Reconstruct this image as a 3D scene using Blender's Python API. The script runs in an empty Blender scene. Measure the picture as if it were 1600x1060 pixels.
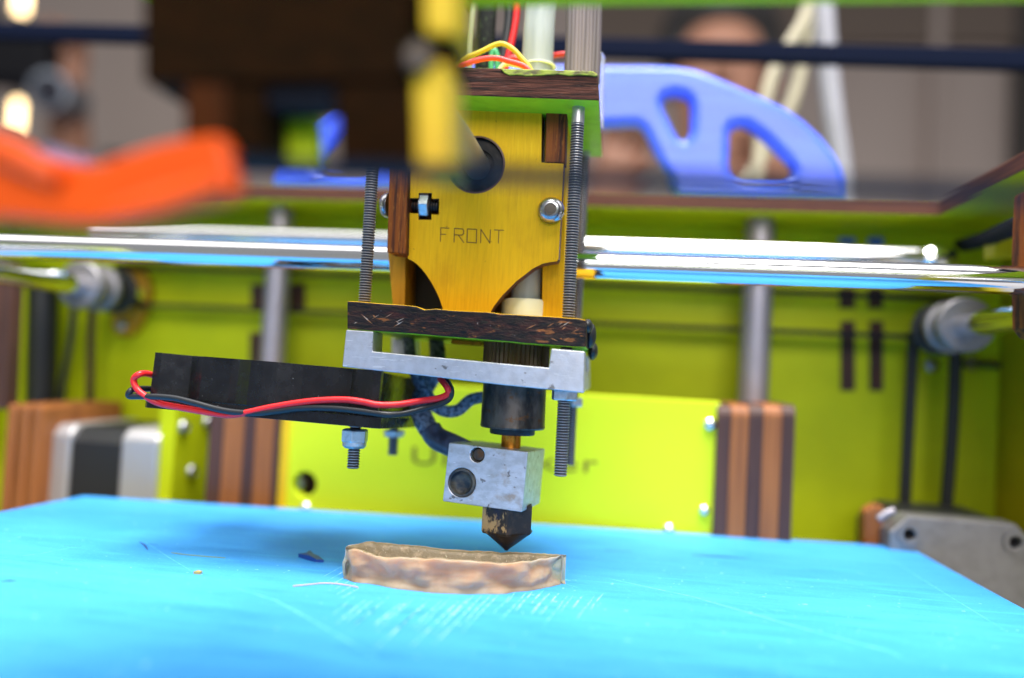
import bpy, bmesh, math, random
from mathutils import Vector, Matrix, Euler
random.seed(7)
R = math.radians
S = 0.001                      # all shapes are written in millimetres
scn = bpy.context.scene
col = scn.collection

# ------------------------------------------------------------------ camera
CAM = Vector((25.7, -170.0, 48.0))
YAW, PITCH, ROLL = R(7.7), R(2.3), R(3.0)
FPX = 18.0 / 23.6 * 1600.0
fwd = Vector((-math.sin(YAW) * math.cos(PITCH), math.cos(YAW) * math.cos(PITCH), math.sin(PITCH)))
r0 = Vector((math.cos(YAW), math.sin(YAW), 0))
u0 = r0.cross(fwd)
cr = r0 * math.cos(ROLL) + u0 * math.sin(ROLL)
cu = u0 * math.cos(ROLL) - r0 * math.sin(ROLL)
cd = bpy.data.cameras.new('camera')
cam = bpy.data.objects.new('camera', cd)
col.objects.link(cam)
cd.sensor_fit = 'HORIZONTAL'; cd.sensor_width = 23.6; cd.lens = 18.0
cd.clip_start = 0.005; cd.clip_end = 50
cd.dof.use_dof = True; cd.dof.focus_distance = 0.1775; cd.dof.aperture_fstop = 2.75
M4 = Matrix((cr, cu, -fwd)).transposed().to_4x4()
M4.translation = CAM * S
cam.matrix_world = M4
scn.camera = cam

# ------------------------------------------------------------------ light
world = bpy.data.worlds.new('World'); scn.world = world
world.use_nodes = True
bg = world.node_tree.nodes['Background']
bg.inputs[0].default_value = (0.93, 0.96, 1.0, 1)
bg.inputs[1].default_value = 0.38
def area(name, loc, target, size, sizey, power, colr=(1, 1, 1)):
    l = bpy.data.lights.new(name, 'AREA'); l.shape = 'RECTANGLE'
    l.size = size; l.size_y = sizey; l.energy = power; l.color = colr
    o = bpy.data.objects.new(name, l); col.objects.link(o)
    o.location = Vector(loc) * S
    d = Vector(target) * S - o.location
    o.rotation_euler = d.to_track_quat('-Z', 'Y').to_euler()
    return o
area('hall_light', (70, -150, 900), (0, 50, 0),  .55, .42, 19, (1, .975, .94))
area('rod_reflection_strip', (0, -60, 1150), (0, 30, 0), 3.2, .7, 22, (1, .98, .96))  # wide overhead strip added for the white reflections in the rods
area('front_light', (150, -900, 520), (0, 60, 20), .8, .5, 9, (1, .98, .96))
scn.view_settings.view_transform = 'Standard'
scn.view_settings.look = 'None'
scn.view_settings.exposure = 0.0
scn.view_settings.gamma = 1.0
scn.render.film_transparent = False
scn.cycles.max_bounces = 10

# ------------------------------------------------------------------ helpers
def ray(px, py):
    return fwd * FPX + cr * (px - 800) + cu * (530 - py)
def at(px, py, Y):
    d = ray(px, py); return CAM + d * ((Y - CAM.y) / d.y)
def atz(px, py, z):
    d = ray(px, py); return CAM + d * ((z - CAM.z) / d.z)
def atx(px, py, X):
    d = ray(px, py); return CAM + d * ((X - CAM.x) / d.x)

LOC = {}
def thing(name, label, cat, loc=(0, 0, 0), group=None):
    o = bpy.data.objects.new(name, None); col.objects.link(o)
    o.empty_display_size = .01
    o.location = Vector(loc) * S
    o['label'] = label; o['category'] = cat
    if group: o['group'] = group
    LOC[o.name] = Vector(loc)
    return o
def tag(o, label, cat, group=None):
    o['label'] = label; o['category'] = cat
    if group: o['group'] = group
    return o

def link_mesh(name, me, mats, parent=None, loc=None, smooth=False):
    o = bpy.data.objects.new(name, me); col.objects.link(o)
    for m in (mats if isinstance(mats, (list, tuple)) else [mats]): me.materials.append(m)
    if parent is not None:
        o.parent = parent
        base = LOC[parent.name]; LOC[o.name] = base
    else:
        base = Vector(loc) if loc is not None else Vector((0, 0, 0))
        o.location = base * S; LOC[o.name] = base
    for v in me.vertices: v.co = (v.co - base) * S
    if smooth is True:
        for p in me.polygons: p.use_smooth = True
    elif smooth:
        for p in me.polygons: p.use_smooth = True
        try: me.set_sharp_from_angle(angle=R(smooth))
        except Exception: pass
    me.update()
    return o

class MB:
    def __init__(s): s.bm = bmesh.new()
    def face(s, vs, mi=0):
        try:
            f = s.bm.faces.new(vs); f.material_index = mi; return f
        except ValueError: return None
    def prism(s, pts, vec, mi=0, holes=()):
        """pts: outline of Vectors; extruded by vec; holes: more outlines"""
        bm = s.bm; vec = Vector(vec)
        def ring(p, d): return [bm.verts.new(Vector(q) + d) for q in p]
        if not holes:
            a = ring(pts, Vector((0, 0, 0))); b = ring(pts, vec)
            s.face(a, mi); s.face(b[::-1], mi)
            n = len(a)
            for i in range(n): s.face([a[i], b[i], b[(i + 1) % n], a[(i + 1) % n]], mi)
            return s
        loops = [pts] + list(holes)
        rings = []
        for d in (Vector((0, 0, 0)), vec):
            rs = [ring(l, d) for l in loops]; rings.append(rs)
            es = []
            for r in rs:
                for i in range(len(r)): es.append(bm.edges.new((r[i], r[(i + 1) % len(r)])))
            g = bmesh.ops.triangle_fill(bm, use_beauty=True, use_dissolve=False, edges=es)
            for f in g['geom']:
                if isinstance(f, bmesh.types.BMFace): f.material_index = mi
        for ra, rb in zip(rings[0], rings[1]):
            n = len(ra)
            for i in range(n): s.face([ra[i], rb[i], rb[(i + 1) % n], ra[(i + 1) % n]], mi)
        return s
    def box(s, c, size, rot=None, mi=0):
        c = Vector(c); h = Vector(size) / 2
        rot = rot or Matrix.Identity(3)
        v = [s.bm.verts.new(c + rot @ Vector((x * h.x, y * h.y, z * h.z))) for x in (-1, 1) for y in (-1, 1) for z in (-1, 1)]
        for f in ((0, 1, 3, 2), (4, 6, 7, 5), (0, 4, 5, 1), (2, 3, 7, 6), (0, 2, 6, 4), (1, 5, 7, 3)):
            s.face([v[i] for i in f], mi)
        return s
    def lathe(s, prof, org, axis, seg=32, mi=0, close=False, phase=0.0):
        """prof: (radius, distance along axis)"""
        axis = Vector(axis).normalized(); org = Vector(org)
        t = Vector((0, 0, 1)) if abs(axis.z) < .9 else Vector((1, 0, 0))
        e1 = axis.cross(t).normalized(); e2 = axis.cross(e1)
        rings = []
        for (r, h) in prof:
            if r < 1e-6: rings.append([s.bm.verts.new(org + axis * h)])
            else: rings.append([s.bm.verts.new(org + axis * h + (e1 * math.cos(phase + 2 * math.pi * i / seg) + e2 * math.sin(phase + 2 * math.pi * i / seg)) * r) for i in range(seg)])
        for a, b in zip(rings, rings[1:]):
            for i in range(seg):
                j = (i + 1) % seg
                if len(a) == 1 and len(b) == 1: continue
                if len(a) == 1: s.face([a[0], b[i], b[j]], mi)
                elif len(b) == 1: s.face([a[i], b[0], a[j]], mi)
                else: s.face([a[i], b[i], b[j], a[j]], mi)
        if len(rings[0]) > 1 and not close: s.face(rings[0][::-1], mi)
        if len(rings[-1]) > 1 and not close: s.face(rings[-1], mi)
        return s
    def cyl(s, a, b, r, seg=32, mi=0):
        a = Vector(a); b = Vector(b)
        return s.lathe([(r, 0), (r, (b - a).length)], a, b - a, seg, mi)
    def thread(s, a, b, r, pitch=.62, seg=20, mi=0, smooth_len=0):
        a = Vector(a); b = Vector(b); L = (b - a).length
        pr = [(r * .78, 0)]; t = .25
        while t < L - smooth_len - .2:
            pr += [(r, t), (r, t + pitch * .2), (r * .78, t + pitch * .6)]; t += pitch
        pr += [(r * .97, L - smooth_len), (r * .97, L)]
        s.lathe(pr, a, b - a, seg, mi)
        ax = (b - a).normalized()
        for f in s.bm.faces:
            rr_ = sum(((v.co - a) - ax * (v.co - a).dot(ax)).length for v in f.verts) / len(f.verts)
            if L - smooth_len - .1 > (f.calc_center_median() - a).dot(ax) and rr_ < r * .93 and rr_ > .3: f.material_index = 1  # groove faces get the darker second material, shade put into the colour
        return s
    def tube(s, pts, r, seg=10, sub=8, mi=0, flat=None):
        P = [Vector(p) for p in pts]
        if sub > 1 and len(P) > 2:
            Q = []
            for i in range(len(P) - 1):
                p0 = P[max(i - 1, 0)]; p1 = P[i]; p2 = P[i + 1]; p3 = P[min(i + 2, len(P) - 1)]
                for k in range(sub):
                    t = k / sub
                    Q.append(.5 * ((2 * p1) + (p2 - p0) * t + (2 * p0 - 5 * p1 + 4 * p2 - p3) * t * t + (3 * p1 - p0 - 3 * p2 + p3) * t ** 3))
            Q.append(P[-1]); P = Q
        n = len(P); rs = r if isinstance(r, (list, tuple)) else None
        T = [(P[min(i + 1, n - 1)] - P[max(i - 1, 0)]).normalized() for i in range(n)]
        t0 = T[0]; u = t0.cross(Vector((0, 1, 0)))
        if u.length < .1: u = t0.cross(Vector((1, 0, 0)))
        u.normalize(); rings = []
        for i in range(n):
            u = (u - T[i] * u.dot(T[i])).normalized(); w = T[i].cross(u)
            if rs:
                x = i / (n - 1) * (len(rs) - 1); k = min(int(x), len(rs) - 2); rr = rs[k] + (rs[k + 1] - rs[k]) * (x - k)
            else: rr = r
            fu, fw = flat if flat else (1, 1)
            rings.append([s.bm.verts.new(P[i] + (u * math.cos(2 * math.pi * j / seg) * fu + w * math.sin(2 * math.pi * j / seg) * fw) * rr) for j in range(seg)])
        for a, b in zip(rings, rings[1:]):
            for i in range(seg):
                j = (i + 1) % seg; s.face([a[i], a[j], b[j], b[i]], mi)
        s.face(rings[0][::-1], mi); s.face(rings[-1], mi)
        return s
    def sphere(s, c, r, u=20, v=12, mi=0):
        c = Vector(c); r = Vector(r) if not isinstance(r, (int, float)) else Vector((r, r, r))
        before = set(s.bm.verts)
        bmesh.ops.create_uvsphere(s.bm, u_segments=u, v_segments=v, radius=1)
        for w in s.bm.verts:
            if w not in before: w.co = c + Vector((w.co.x * r.x, w.co.y * r.y, w.co.z * r.z))
        for f in s.bm.faces:
            if f.verts[0] not in before: f.material_index = mi
        return s
    def paint(s, fn):
        bmesh.ops.recalc_face_normals(s.bm, faces=s.bm.faces); s.bm.normal_update()
        for f in s.bm.faces: f.material_index = fn(f.normal, f.calc_center_median())
        return s
    def build(s, name, mats, parent=None, loc=None, smooth=False, bevel=0, bseg=2, norm=True):
        if norm: bmesh.ops.recalc_face_normals(s.bm, faces=s.bm.faces)
        me = bpy.data.meshes.new(name); s.bm.to_mesh(me); s.bm.free()
        o = link_mesh(name, me, mats, parent, loc, smooth)
        if bevel:
            b = o.modifiers.new('bevel', 'BEVEL'); b.width = bevel * S; b.segments = bseg
            b.use_clamp_overlap = not name.startswith('plastic_arch')
            b.limit_method = 'ANGLE'; b.angle_limit = R(40); b.harden_normals = False
        return o
    def z_paint(s):      # painted faces above and below, burnt edges round the sides
        return s.paint(lambda n, c: 1 if abs(n.z) > .7 else 0)

def pxs(pts, Y): return [at(x, y, Y) for x, y in pts]
def circ(c, r, n, axis='Y'):
    c = Vector(c)
    if axis == 'Y': return [c + Vector((math.cos(2 * math.pi * i / n) * r, 0, math.sin(2 * math.pi * i / n) * r)) for i in range(n)]
    return [c + Vector((math.cos(2 * math.pi * i / n) * r, math.sin(2 * math.pi * i / n) * r, 0)) for i in range(n)]
def rrect(x0, y0, x1, y1, r, n=5):
    out = []
    for cx, cy, a in ((x1 - r, y1 - r, 0), (x0 + r, y1 - r, 90), (x0 + r, y0 + r, 180), (x1 - r, y0 + r, 270)):
        for k in range(n + 1):
            t = R(a + 90 * k / n); out.append((cx + r * math.cos(t), cy + r * math.sin(t)))
    return out

# ------------------------------------------------------------------ materials (noise scales in 1/mm)
def mat(name, c, rough=.5, metal=0, spec=.5, layers=(), bump=(), sss=0, sss_r=(.002, .001, .001), trans=0, ior=1.45, coat=0, rvar=None, emit=None, aniso=0):
    """layers: (colour, (sx,sy,sz), lo, hi, detail[, amount]) mixed over one after another by noise"""
    m = bpy.data.materials.new(name); m.use_nodes = True
    nt = m.node_tree; N = nt.nodes; L = nt.links
    b = N['Principled BSDF']
    b.inputs['Roughness'].default_value = rough; b.inputs['Metallic'].default_value = metal
    b.inputs['Specular IOR Level'].default_value = spec; b.inputs['IOR'].default_value = ior
    if coat: b.inputs['Coat Weight'].default_value = coat
    if trans: b.inputs['Transmission Weight'].default_value = trans
    if sss:
        b.inputs['Subsurface Weight'].default_value = sss
        b.inputs['Subsurface Radius'].default_value = (1, 1, 1)
        b.inputs['Subsurface Radius'].default_value = tuple(x / max(sss_r) for x in sss_r)
        b.inputs['Subsurface Scale'].default_value = max(sss_r)
    if emit:
        b.inputs['Emission Color'].default_value = (*emit[0], 1); b.inputs['Emission Strength'].default_value = emit[1]
    tc = N.new('ShaderNodeTexCoord')
    def noise(sc, detail, dist=0):
        mp = N.new('ShaderNodeMapping'); mp.inputs['Scale'].default_value = tuple(1000 * k for k in sc)
        mp.inputs['Location'].default_value = (random.uniform(0, 90), random.uniform(0, 90), random.uniform(0, 90))
        L.new(tc.outputs['Object'], mp.inputs['Vector'])
        n = N.new('ShaderNodeTexNoise'); n.inputs['Scale'].default_value = 1
        n.inputs['Detail'].default_value = detail; n.inputs['Roughness'].default_value = .6
        n.inputs['Distortion'].default_value = dist
        L.new(mp.outputs[0], n.inputs['Vector']); return n.outputs['Fac']
    def mrange(x, lo, hi, a=0., c2=1.):
        r = N.new('ShaderNodeMapRange'); r.inputs[1].default_value = lo; r.inputs[2].default_value = hi
        r.inputs[3].default_value = a; r.inputs[4].default_value = c2; L.new(x, r.inputs[0]); return r.outputs[0]
    b.inputs['Base Color'].default_value = (*c, 1)
    cur = None
    for ly in layers:
        c2, sc, lo, hi, det = ly[:5]; amt = ly[5] if len(ly) > 5 else 1.
        f = mrange(noise(sc, det), lo, hi, 0, amt)
        mx = N.new('ShaderNodeMix'); mx.data_type = 'RGBA'
        L.new(f, mx.inputs[0])
        if cur is None: mx.inputs[6].default_value = (*c, 1)
        else: L.new(cur, mx.inputs[6])
        mx.inputs[7].default_value = (*c2, 1); cur = mx.outputs[2]
    if cur is not None: L.new(cur, b.inputs['Base Color'])
    if rvar:
        sc, lo, hi = rvar
        L.new(mrange(noise(sc, 4), .3, .7, lo, hi), b.inputs['Roughness'])
    prev = None
    for sc, dist, st, det in bump:
        bp = N.new('ShaderNodeBump'); bp.inputs['Strength'].default_value = st; bp.inputs['Distance'].default_value = dist * S
        L.new(noise(sc, det), bp.inputs['Height'])
        if prev: L.new(prev, bp.inputs['Normal'])
        prev = bp.outputs[0]
    if prev: L.new(prev, b.inputs['Normal'])
    return m

LIME = mat('lime_paint', (.52, .585, .006), .5, spec=.2, layers=[((.44, .50, .006), (.03, .03, .05), .35, .7, 3), ((.30, .37, .008), (.013, .013, .010), .50, .72, 4, .6)], bump=[((.4, .4, .06), .05, .3, 3)])
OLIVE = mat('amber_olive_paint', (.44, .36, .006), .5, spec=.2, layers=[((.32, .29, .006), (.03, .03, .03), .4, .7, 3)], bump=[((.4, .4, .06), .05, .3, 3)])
LIME_UNDER = mat('lime_paint_underside', (.30, .62, .015), .45, layers=[((.22, .5, .01), (.2, .2, .2), .4, .7, 3)], bump=[((.8, .8, .8), .1, .4, 4)])
YELLOW = mat('yellow_stained_ply', (.74, .42, .005), .6, spec=.2, layers=[((.60, .32, .005), (2.2, 2.2, .12), .42, .75, 4, .8), ((.46, .23, .006), (.09, .09, .07), .54, .82, 5, .55), ((.86, .56, .02), (3, 3, .14), .56, .75, 3, .5), ((.20, .10, .01), (1.1, 1.1, .9), .735, .76, 2, .6)],
             bump=[((2.2, 2.2, .12), .08, .5, 3)])
AMBER = mat('amber_stained_ply', (.58, .30, .008), .5, layers=[((.30, .13, .006), (.5, .5, .05), .42, .7, 4)], bump=[((2, 2, .1), .08, .4, 3)])
BURNT_X = mat('burnt_ply_edge', (.085, .030, .020), .7, spec=.15, layers=[((.016, .008, .007), (.08, .08, 1.6), .42, .58, 5), ((.17, .065, .035), (.16, .16, 3.2), .56, .72, 4, .8), ((.20, .14, .12), (.3, .3, 5.), .64, .72, 3, .7)],
              bump=[((.25, .25, 3), .25, .8, 4), ((3, 3, 3), .05, .5, 3)])
CHAR = mat('charred_ply_edge', (.022, .012, .010), .5, spec=.25, layers=[((.060, .016, .012), (.14, .3, .5), .48, .66, 6), ((.010, .008, .008), (.3, .3, .7), .50, .6, 5), ((.30, .10, .03), (.22, .6, .9), .61, .66, 6, .85), ((.36, .30, .28), (.7, .7, .5), .685, .71, 5, .8)],
           bump=[((.25, .4, .7), .6, .9, 6), ((2, 2, 2), .1, .6, 3)])
BURNT_Z = mat('burnt_ply_edge_upright', (.22, .060, .012), .6, spec=.15, layers=[((.05, .018, .012), (1.1, .3, .03), .44, .60, 3), ((.34, .12, .02), (2.4, 2.4, .3), .56, .7, 4, .7)], bump=[((2, 2, .3), .12, .6, 4)])
PLY_DARK = mat('dark_ply_layer', (.085, .034, .024), .55, layers=[((.045, .018, .016), (.5, .3, .02), .4, .65, 4)], bump=[((1, 1, .05), .1, .5, 3)])
PLY_ORANGE = mat('orange_ply_layer', (.34, .115, .030), .55, layers=[((.22, .07, .02), (.6, .3, .02), .4, .65, 4)], bump=[((1, 1, .05), .1, .5, 3)])
FRAME_EDGE = mat('frame_ply_edge', (.13, .050, .030), .65, spec=.15, layers=[((.06, .026, .022), (.03, .03, .9), .42, .62, 4)], bump=[((.1, .1, 1), .1, .5, 3)])
TAB = mat('scorched_tab', (.035, .010, .006), .6, layers=[((.08, .022, .01), (.4, .4, .1), .5, .7, 3)])
ALU = mat('brushed_aluminium', (.60, .60, .66), .42, .85, layers=[((.50, .50, .55), (.5, .5, .5), .4, .7, 5), ((.16, .14, .13), (.35, .35, .5), .655, .685, 6, .8), ((.85, .85, .88), (.2, 2, 2.4), .66, .68, 2, .6)], bump=[((.5, 6, 6), .03, .5, 3), ((2, 2, 2), .06, .45, 4)], rvar=((.5, .5, .5), .36, .5))
BLOCKM = mat('scratched_block_aluminium', (.60, .585, .63), .42, .75, layers=[((.47, .455, .48), (.35, .35, .6), .4, .62, 5), ((.36, .24, .15), (.20, .20, .24), .56, .70, 5, .7), ((.14, .11, .10), (.5, .5, .5), .645, .69, 4, .8), ((.92, .92, .95), (.13, 3, 2.2), .70, .72, 2, .7)],
             bump=[((.15, 5, 4), .05, .6, 3), ((3, 3, 3), .03, .4, 3)])
STEEL = mat('zinc_steel', (.48, .48, .50), .28, 1, layers=[((.34, .34, .37), (.6, .6, .6), .4, .7, 4)])
NUTM = mat('zinc_nut', (.62, .66, .70), .33, .9, layers=[((.42, .46, .5), (.6, .6, .6), .4, .7, 4)], bump=[((2, 2, 2), .04, .4, 3)])
THREAD = mat('threaded_steel', (.46, .44, .45), .36, .75)
PULLEY = mat('grey_pulley', (.20, .19, .20), .42, .5)
GROOVE = mat('thread_groove_shade', (.13, .12, .13), .45, .6)  # dark colour stands for the shade inside the thread grooves
CHROME = mat('polished_steel_rod', (.80, .79, .80), .06, 1)
ROD_DULL = mat('dull_guide_rod', (.36, .33, .37), .5, .75)
DARKMETAL = mat('heat_darkened_metal', (.12, .10, .085), .42, .75, layers=[((.045, .036, .032), (.25, .25, .12), .42, .62, 5), ((.14, .06, .022), (.3, .3, .5), .58, .68, 5, .9)], bump=[((.4, .4, 2), .05, .4, 3)])
RIBBED = mat('ribbed_brown_insulator', (.085, .050, .018), .38, layers=[((.05, .03, .012), (.5, .5, .2), .4, .65, 3)])
BRASS = mat('brass', (.62, .26, .035), .25, 1, layers=[((.30, .10, .015), (.6, .6, .3), .42, .66, 4)])
NOZ = mat('charred_brass_nozzle', (.032, .022, .016), .42, .25, layers=[((.50, .30, .12), (.30, .30, .18), .47, .52, 5, .95), ((.02, .02, .035), (.25, .25, .25), .5, .6, 4)], bump=[((.5, .5, .5), .3, .7, 5)])
NOZTIP = mat('charred_nozzle_tip', (.030, .018, .011), .48, .25, layers=[((.075, .040, .02), (.4, .4, .4), .5, .7, 5)], bump=[((.7, .7, .7), .15, .6, 4)])
BLACKP = mat('black_fan_plastic', (.006, .0065, .009), .24, spec=.5, layers=[((.45, .45, .47), (1.7, 1.7, 1.7), .735, .76, 2, .6), ((.02, .02, .023), (.3, .3, .3), .5, .75, 4, .4)], bump=[((.12, .12, .12), .05, .25, 3), ((3, 3, 3), .01, .3, 2)], rvar=((.3, .3, .3), .16, .34))
BLACKR = mat('black_rubber', (.012, .012, .014), .5)
REDW = mat('red_wire_sheath', (.78, .018, .022), .34, sss=.1, bump=[((.5, .5, .5), .06, .4, 3)])
PINKW = mat('pinkish_red_wire_sheath', (.80, .045, .045), .34)
YELW = mat('yellow_wire_sheath', (.55, .43, .02), .36)
BLKW = mat('black_wire_sheath', (.016, .018, .022), .36, bump=[((.5, .5, .5), .05, .4, 3)])
BRAID = mat('blue_grey_braid', (.26, .32, .40), .6, layers=[((.03, .045, .08), (1.1, 1.1, 1.1), .42, .6, 3)], bump=[((1.6, 1.6, 1.6), .3, .8, 2)])
SHRINK = mat('dark_heat_shrink', (.055, .065, .10), .32, layers=[((.02, .022, .035), (.25, .25, .25), .45, .7, 3)], bump=[((.4, .4, .4), .2, .4, 3)])
COLLAR = mat('off_white_nylon', (.78, .78, .56), .4, sss=.3, sss_r=(.003, .003, .002))
TUBEM = mat('milky_tube', (.40, .43, .42), .35, trans=.12, layers=[((.30, .34, .34), (.3, .3, .03), .4, .7, 3)], bump=[((1, 1, .06), .08, .4, 2)])
CLEAR = mat('clear_plastic', (.80, .82, .80), .15, trans=.8)
RIBBON = mat('grey_ribbon_cable', (.10, .080, .085), .4, layers=[((.24, .19, .20), (.5, .5, .01), .5, .7, 2)])
PCB = mat('green_circuit_board', (.02, .30, .12), .4)
BEAR = mat('black_bearing', (.006, .006, .007), .36, spec=.3, layers=[((.03, .022, .02), (.5, .5, .5), .5, .7, 3)])
COPPER = mat('scorched_rim', (.10, .040, .028), .5)
ENGRAVE = mat('laser_engraving', (.10, .040, .008), .7)
TAPE = mat('blue_build_tape', (.046, .300, .78), .60, spec=.2, layers=[((.066, .375, .84), (.011, .016, .02), .38, .66, 5), ((.026, .23, .70), (.05, .3, 1), .48, .72, 5, .6), ((.08, .48, .88), (.03, .35, .5), .56, .70, 5, .6), ((.02, .24, .68), (1.6, 2.6, 1), .52, .72, 3, .35), ((.12, .54, .9), (1.3, 2.2, 1), .58, .74, 3, .4), ((.02, .24, .70), (.025, .16, .2), .66, .74, 4, .4), ((.34, .72, .93), (.6, .6, .6), .715, .74, 2, .6)],
           bump=[((.25, .8, .8), .16, .5, 4), ((1.8, 2.6, 2.2), .07, .6, 2)])
TAPE_SIDE = mat('bed_edge', (.01, .10, .55), .35)
SCRATCH = mat('pale_scratch', (.15, .58, .90), .6, layers=[((.05, .40, .82), (.5, .5, .5), .42, .62, 4)])
SCRATCH2 = mat('white_residue', (.36, .66, .86), .55, layers=[((.06, .42, .84), (.5, .5, .5), .42, .58, 4)])
PRINT = mat('beige_print_plastic', (.43, .285, .19), .42, spec=.4, sss=.8, sss_r=(.007, .0048, .0032), layers=[((.37, .20, .115), (.13, .13, .10), .46, .66, 2, .75), ((.49, .365, .275), (.12, .12, .16), .54, .70, 2, .6), ((.29, .205, .12), (1.2, 1.2, 1.2), .58, .70, 3, .35)],
            bump=[((.1, .1, 2.4), .04, .35, 2), ((2.6, 2.6, 2.6), .09, .5, 3)])
PRINT_TOP = mat('glittery_print_top', (.20, .15, .085), .30, sss=.25, sss_r=(.002, .0015, .001), layers=[((.36, .27, .17), (.5, .5, .5), .5, .68, 5), ((.75, .70, .52), (2.4, 2.4, 2.4), .68, .72, 2, .7)], bump=[((2.4, 2.4, 2.4), .2, .9, 3), ((.5, 2.5, .5), .15, .6, 2)])
BLUEP = mat('periwinkle_translucent_plastic', (.085, .165, .96), .22, sss=.6, sss_r=(.005, .006, .014), layers=[((.07, .135, .92), (.01, .01, .12), .4, .65, 2)], bump=[((.02, .02, 1.4), .12, .35, 2)])
ORANGE = mat('orange_plastic', (.86, .090, .004), .4, spec=.3)
GOLDROD = mat('satin_guide_rod', (.30, .285, .26), .3, .6)
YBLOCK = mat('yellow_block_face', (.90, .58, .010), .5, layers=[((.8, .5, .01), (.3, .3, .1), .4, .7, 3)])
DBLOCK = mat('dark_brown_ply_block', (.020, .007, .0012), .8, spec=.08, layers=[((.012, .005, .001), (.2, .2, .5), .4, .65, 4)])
RBLOCK = mat('red_brown_ply_block', (.075, .020, .004), .7, spec=.1, layers=[((.045, .014, .004), (.5, .3, .05), .4, .65, 4)])
BELT = mat('black_rubber_belt', (.004, .006, .013), .7, spec=.2)
MOTOR_AL = mat('cast_motor_aluminium', (.28, .265, .27), .42, .55, layers=[((.23, .215, .22), (.3, .3, .3), .4, .7, 4)], bump=[((1.5, 1.5, 1.5), .05, .4, 3)])
MOTOR_BK = mat('black_motor_laminations', (.015, .015, .017), .45)
SCREWW = mat('shiny_screw_head', (.90, .90, .90), .14, 1)
CABLE_C = mat('cream_cable', (.40, .36, .27), .6)
CABLE_W = mat('white_hose', (.29, .29, .34), .6)
WALL = mat('grey_beige_wall', (.58, .475, .425), .8, layers=[((.50, .40, .355), (.0012, .0012, .0006), .4, .65, 2)])
POSTM = mat('dark_brown_post', (.06, .05, .045), .7)
FLOOR = mat('hall_carpet', (.16, .15, .15), .9)
TABLE = mat('table_top', (.30, .30, .32), .5)
SKIN = mat('skin', (.32, .155, .10), .5, sss=.15, sss_r=(.01, .004, .002))
HAIR = mat('black_hair', (.012, .010, .010), .5)
NAVY = mat('navy_cloth', (.010, .022, .055), .8)
LAV = mat('lavender_cloth', (.30, .30, .52), .8)
CAMB = mat('black_camera_body', (.005, .005, .007), .6, spec=.12)
LENSR = mat('grey_lens_ring', (.16, .18, .22), .3, .3)
GLASSD = mat('dark_lens_glass', (.02, .02, .03), .05)
LAMP = mat('glowing_warm_lamp', (1, .8, .5), .5, emit=((1, .72, .36), 7))
LIPS = mat('lips', (.40, .14, .12), .5)
EYEW = mat('eye', (.05, .035, .03), .2)

def nut(mb, c, r, h, axis=(0, 0, 1), phase=0.0, nyloc=False, mi=0):
    mb.lathe([(r * .90, 0), (r, h * .10), (r, h * .9), (r * .90, h)], c, axis, 6, mi, phase=phase)
    return mb
def button_head(mb, c, axis, r, h):
    mb.lathe([(r, 0), (r, h * .2), (r * .96, h * .45), (r * .84, h * .75), (r * .62, h * .97), (r * .45, h), (r * .43, h * .95)], c, axis, 32, close=False)

# ================================================================== HALL (large structure)
def struct(o): o['kind'] = 'structure'; return o
b = MB(); b.prism([Vector((-5000, -3000, -900)), Vector((5000, -3000, -900)), Vector((5000, 2600, -900)), Vector((-5000, 2600, -900))], (0, 0, -50)); struct(b.build('floor', FLOOR))
b = MB(); b.box((0, 2650, 700), (10000, 100, 3200)); struct(b.build('wall', WALL))
for i, (xa, xb) in enumerate(((1578, 1625), (1449, 1468))):
    p = at(xa, 150, 2590); q = at(xb, 150, 2590)
    b = MB(); b.box(((p.x + q.x) / 2, 2575, 700), (q.x - p.x, 40, 3150), None)
    o = b.build('partition_post', POSTM if i == 0 else WALL, None, ((p.x + q.x) / 2, 2575, -870), bevel=6)
    tag(o, ['dark brown upright post of the hall partition at the far right edge', 'slim grey upright post on the hall wall left of the dark post'][i], 'post')
b = MB(); b.box((0, 60, -118), (1400, 800, 30)); struct(b.build('table_top', TABLE, bevel=3))

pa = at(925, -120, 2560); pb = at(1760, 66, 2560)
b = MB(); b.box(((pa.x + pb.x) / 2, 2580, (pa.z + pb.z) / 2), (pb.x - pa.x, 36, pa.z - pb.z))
tag(b.build('wall_shade_band', mat('wall_shade_brown', (.22, .17, .14), .8, spec=.1), None, ((pa.x + pb.x) / 2, 2580, pb.z), bevel=6), 'wide brown band painted as shade on the hall wall above the navy crossbar', 'wall shading')  # brown box added to stand for shade on the upper wall
# lamps far behind on the left
for i, (x0, y0, x1, y1) in enumerate(((24, -60, 47, 22), (17, 158, 36, 205))):
    Y = 1900
    p = at((x0 + x1) / 2, (y0 + y1) / 2, Y); w = (at(x1, y0, Y) - at(x0, y0, Y)).length; h = (at(x0, y1, Y) - at(x0, y0, Y)).length
    t = thing('tube_lamp', ['warm glowing tube lamp above the photographer at the top left corner', 'warm glowing tube lamp below the black camera at the left edge'][i], 'lamp', (p.x, p.y, p.z - h / 2), 'warm tube lamps in the hall')
    b = MB(); b.lathe([(w * .2, 0), (w * .32, w * .2), (w * .32, h - w * .2), (w * .2, h)], (p.x, p.y, p.z - h / 2), (0, 0, 1), 16); b.build('glowing_tube', LAMP, t, smooth=40)
    for za, zb_ in ((p.z + h / 2, p.z + h / 2 + 30), (p.z - h / 2 - 20, p.z - h / 2)):
        b = MB(); b.cyl((p.x, p.y, za), (p.x, p.y, zb_), w * .25, 16); b.build('end_cap', POSTM, t)

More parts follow.
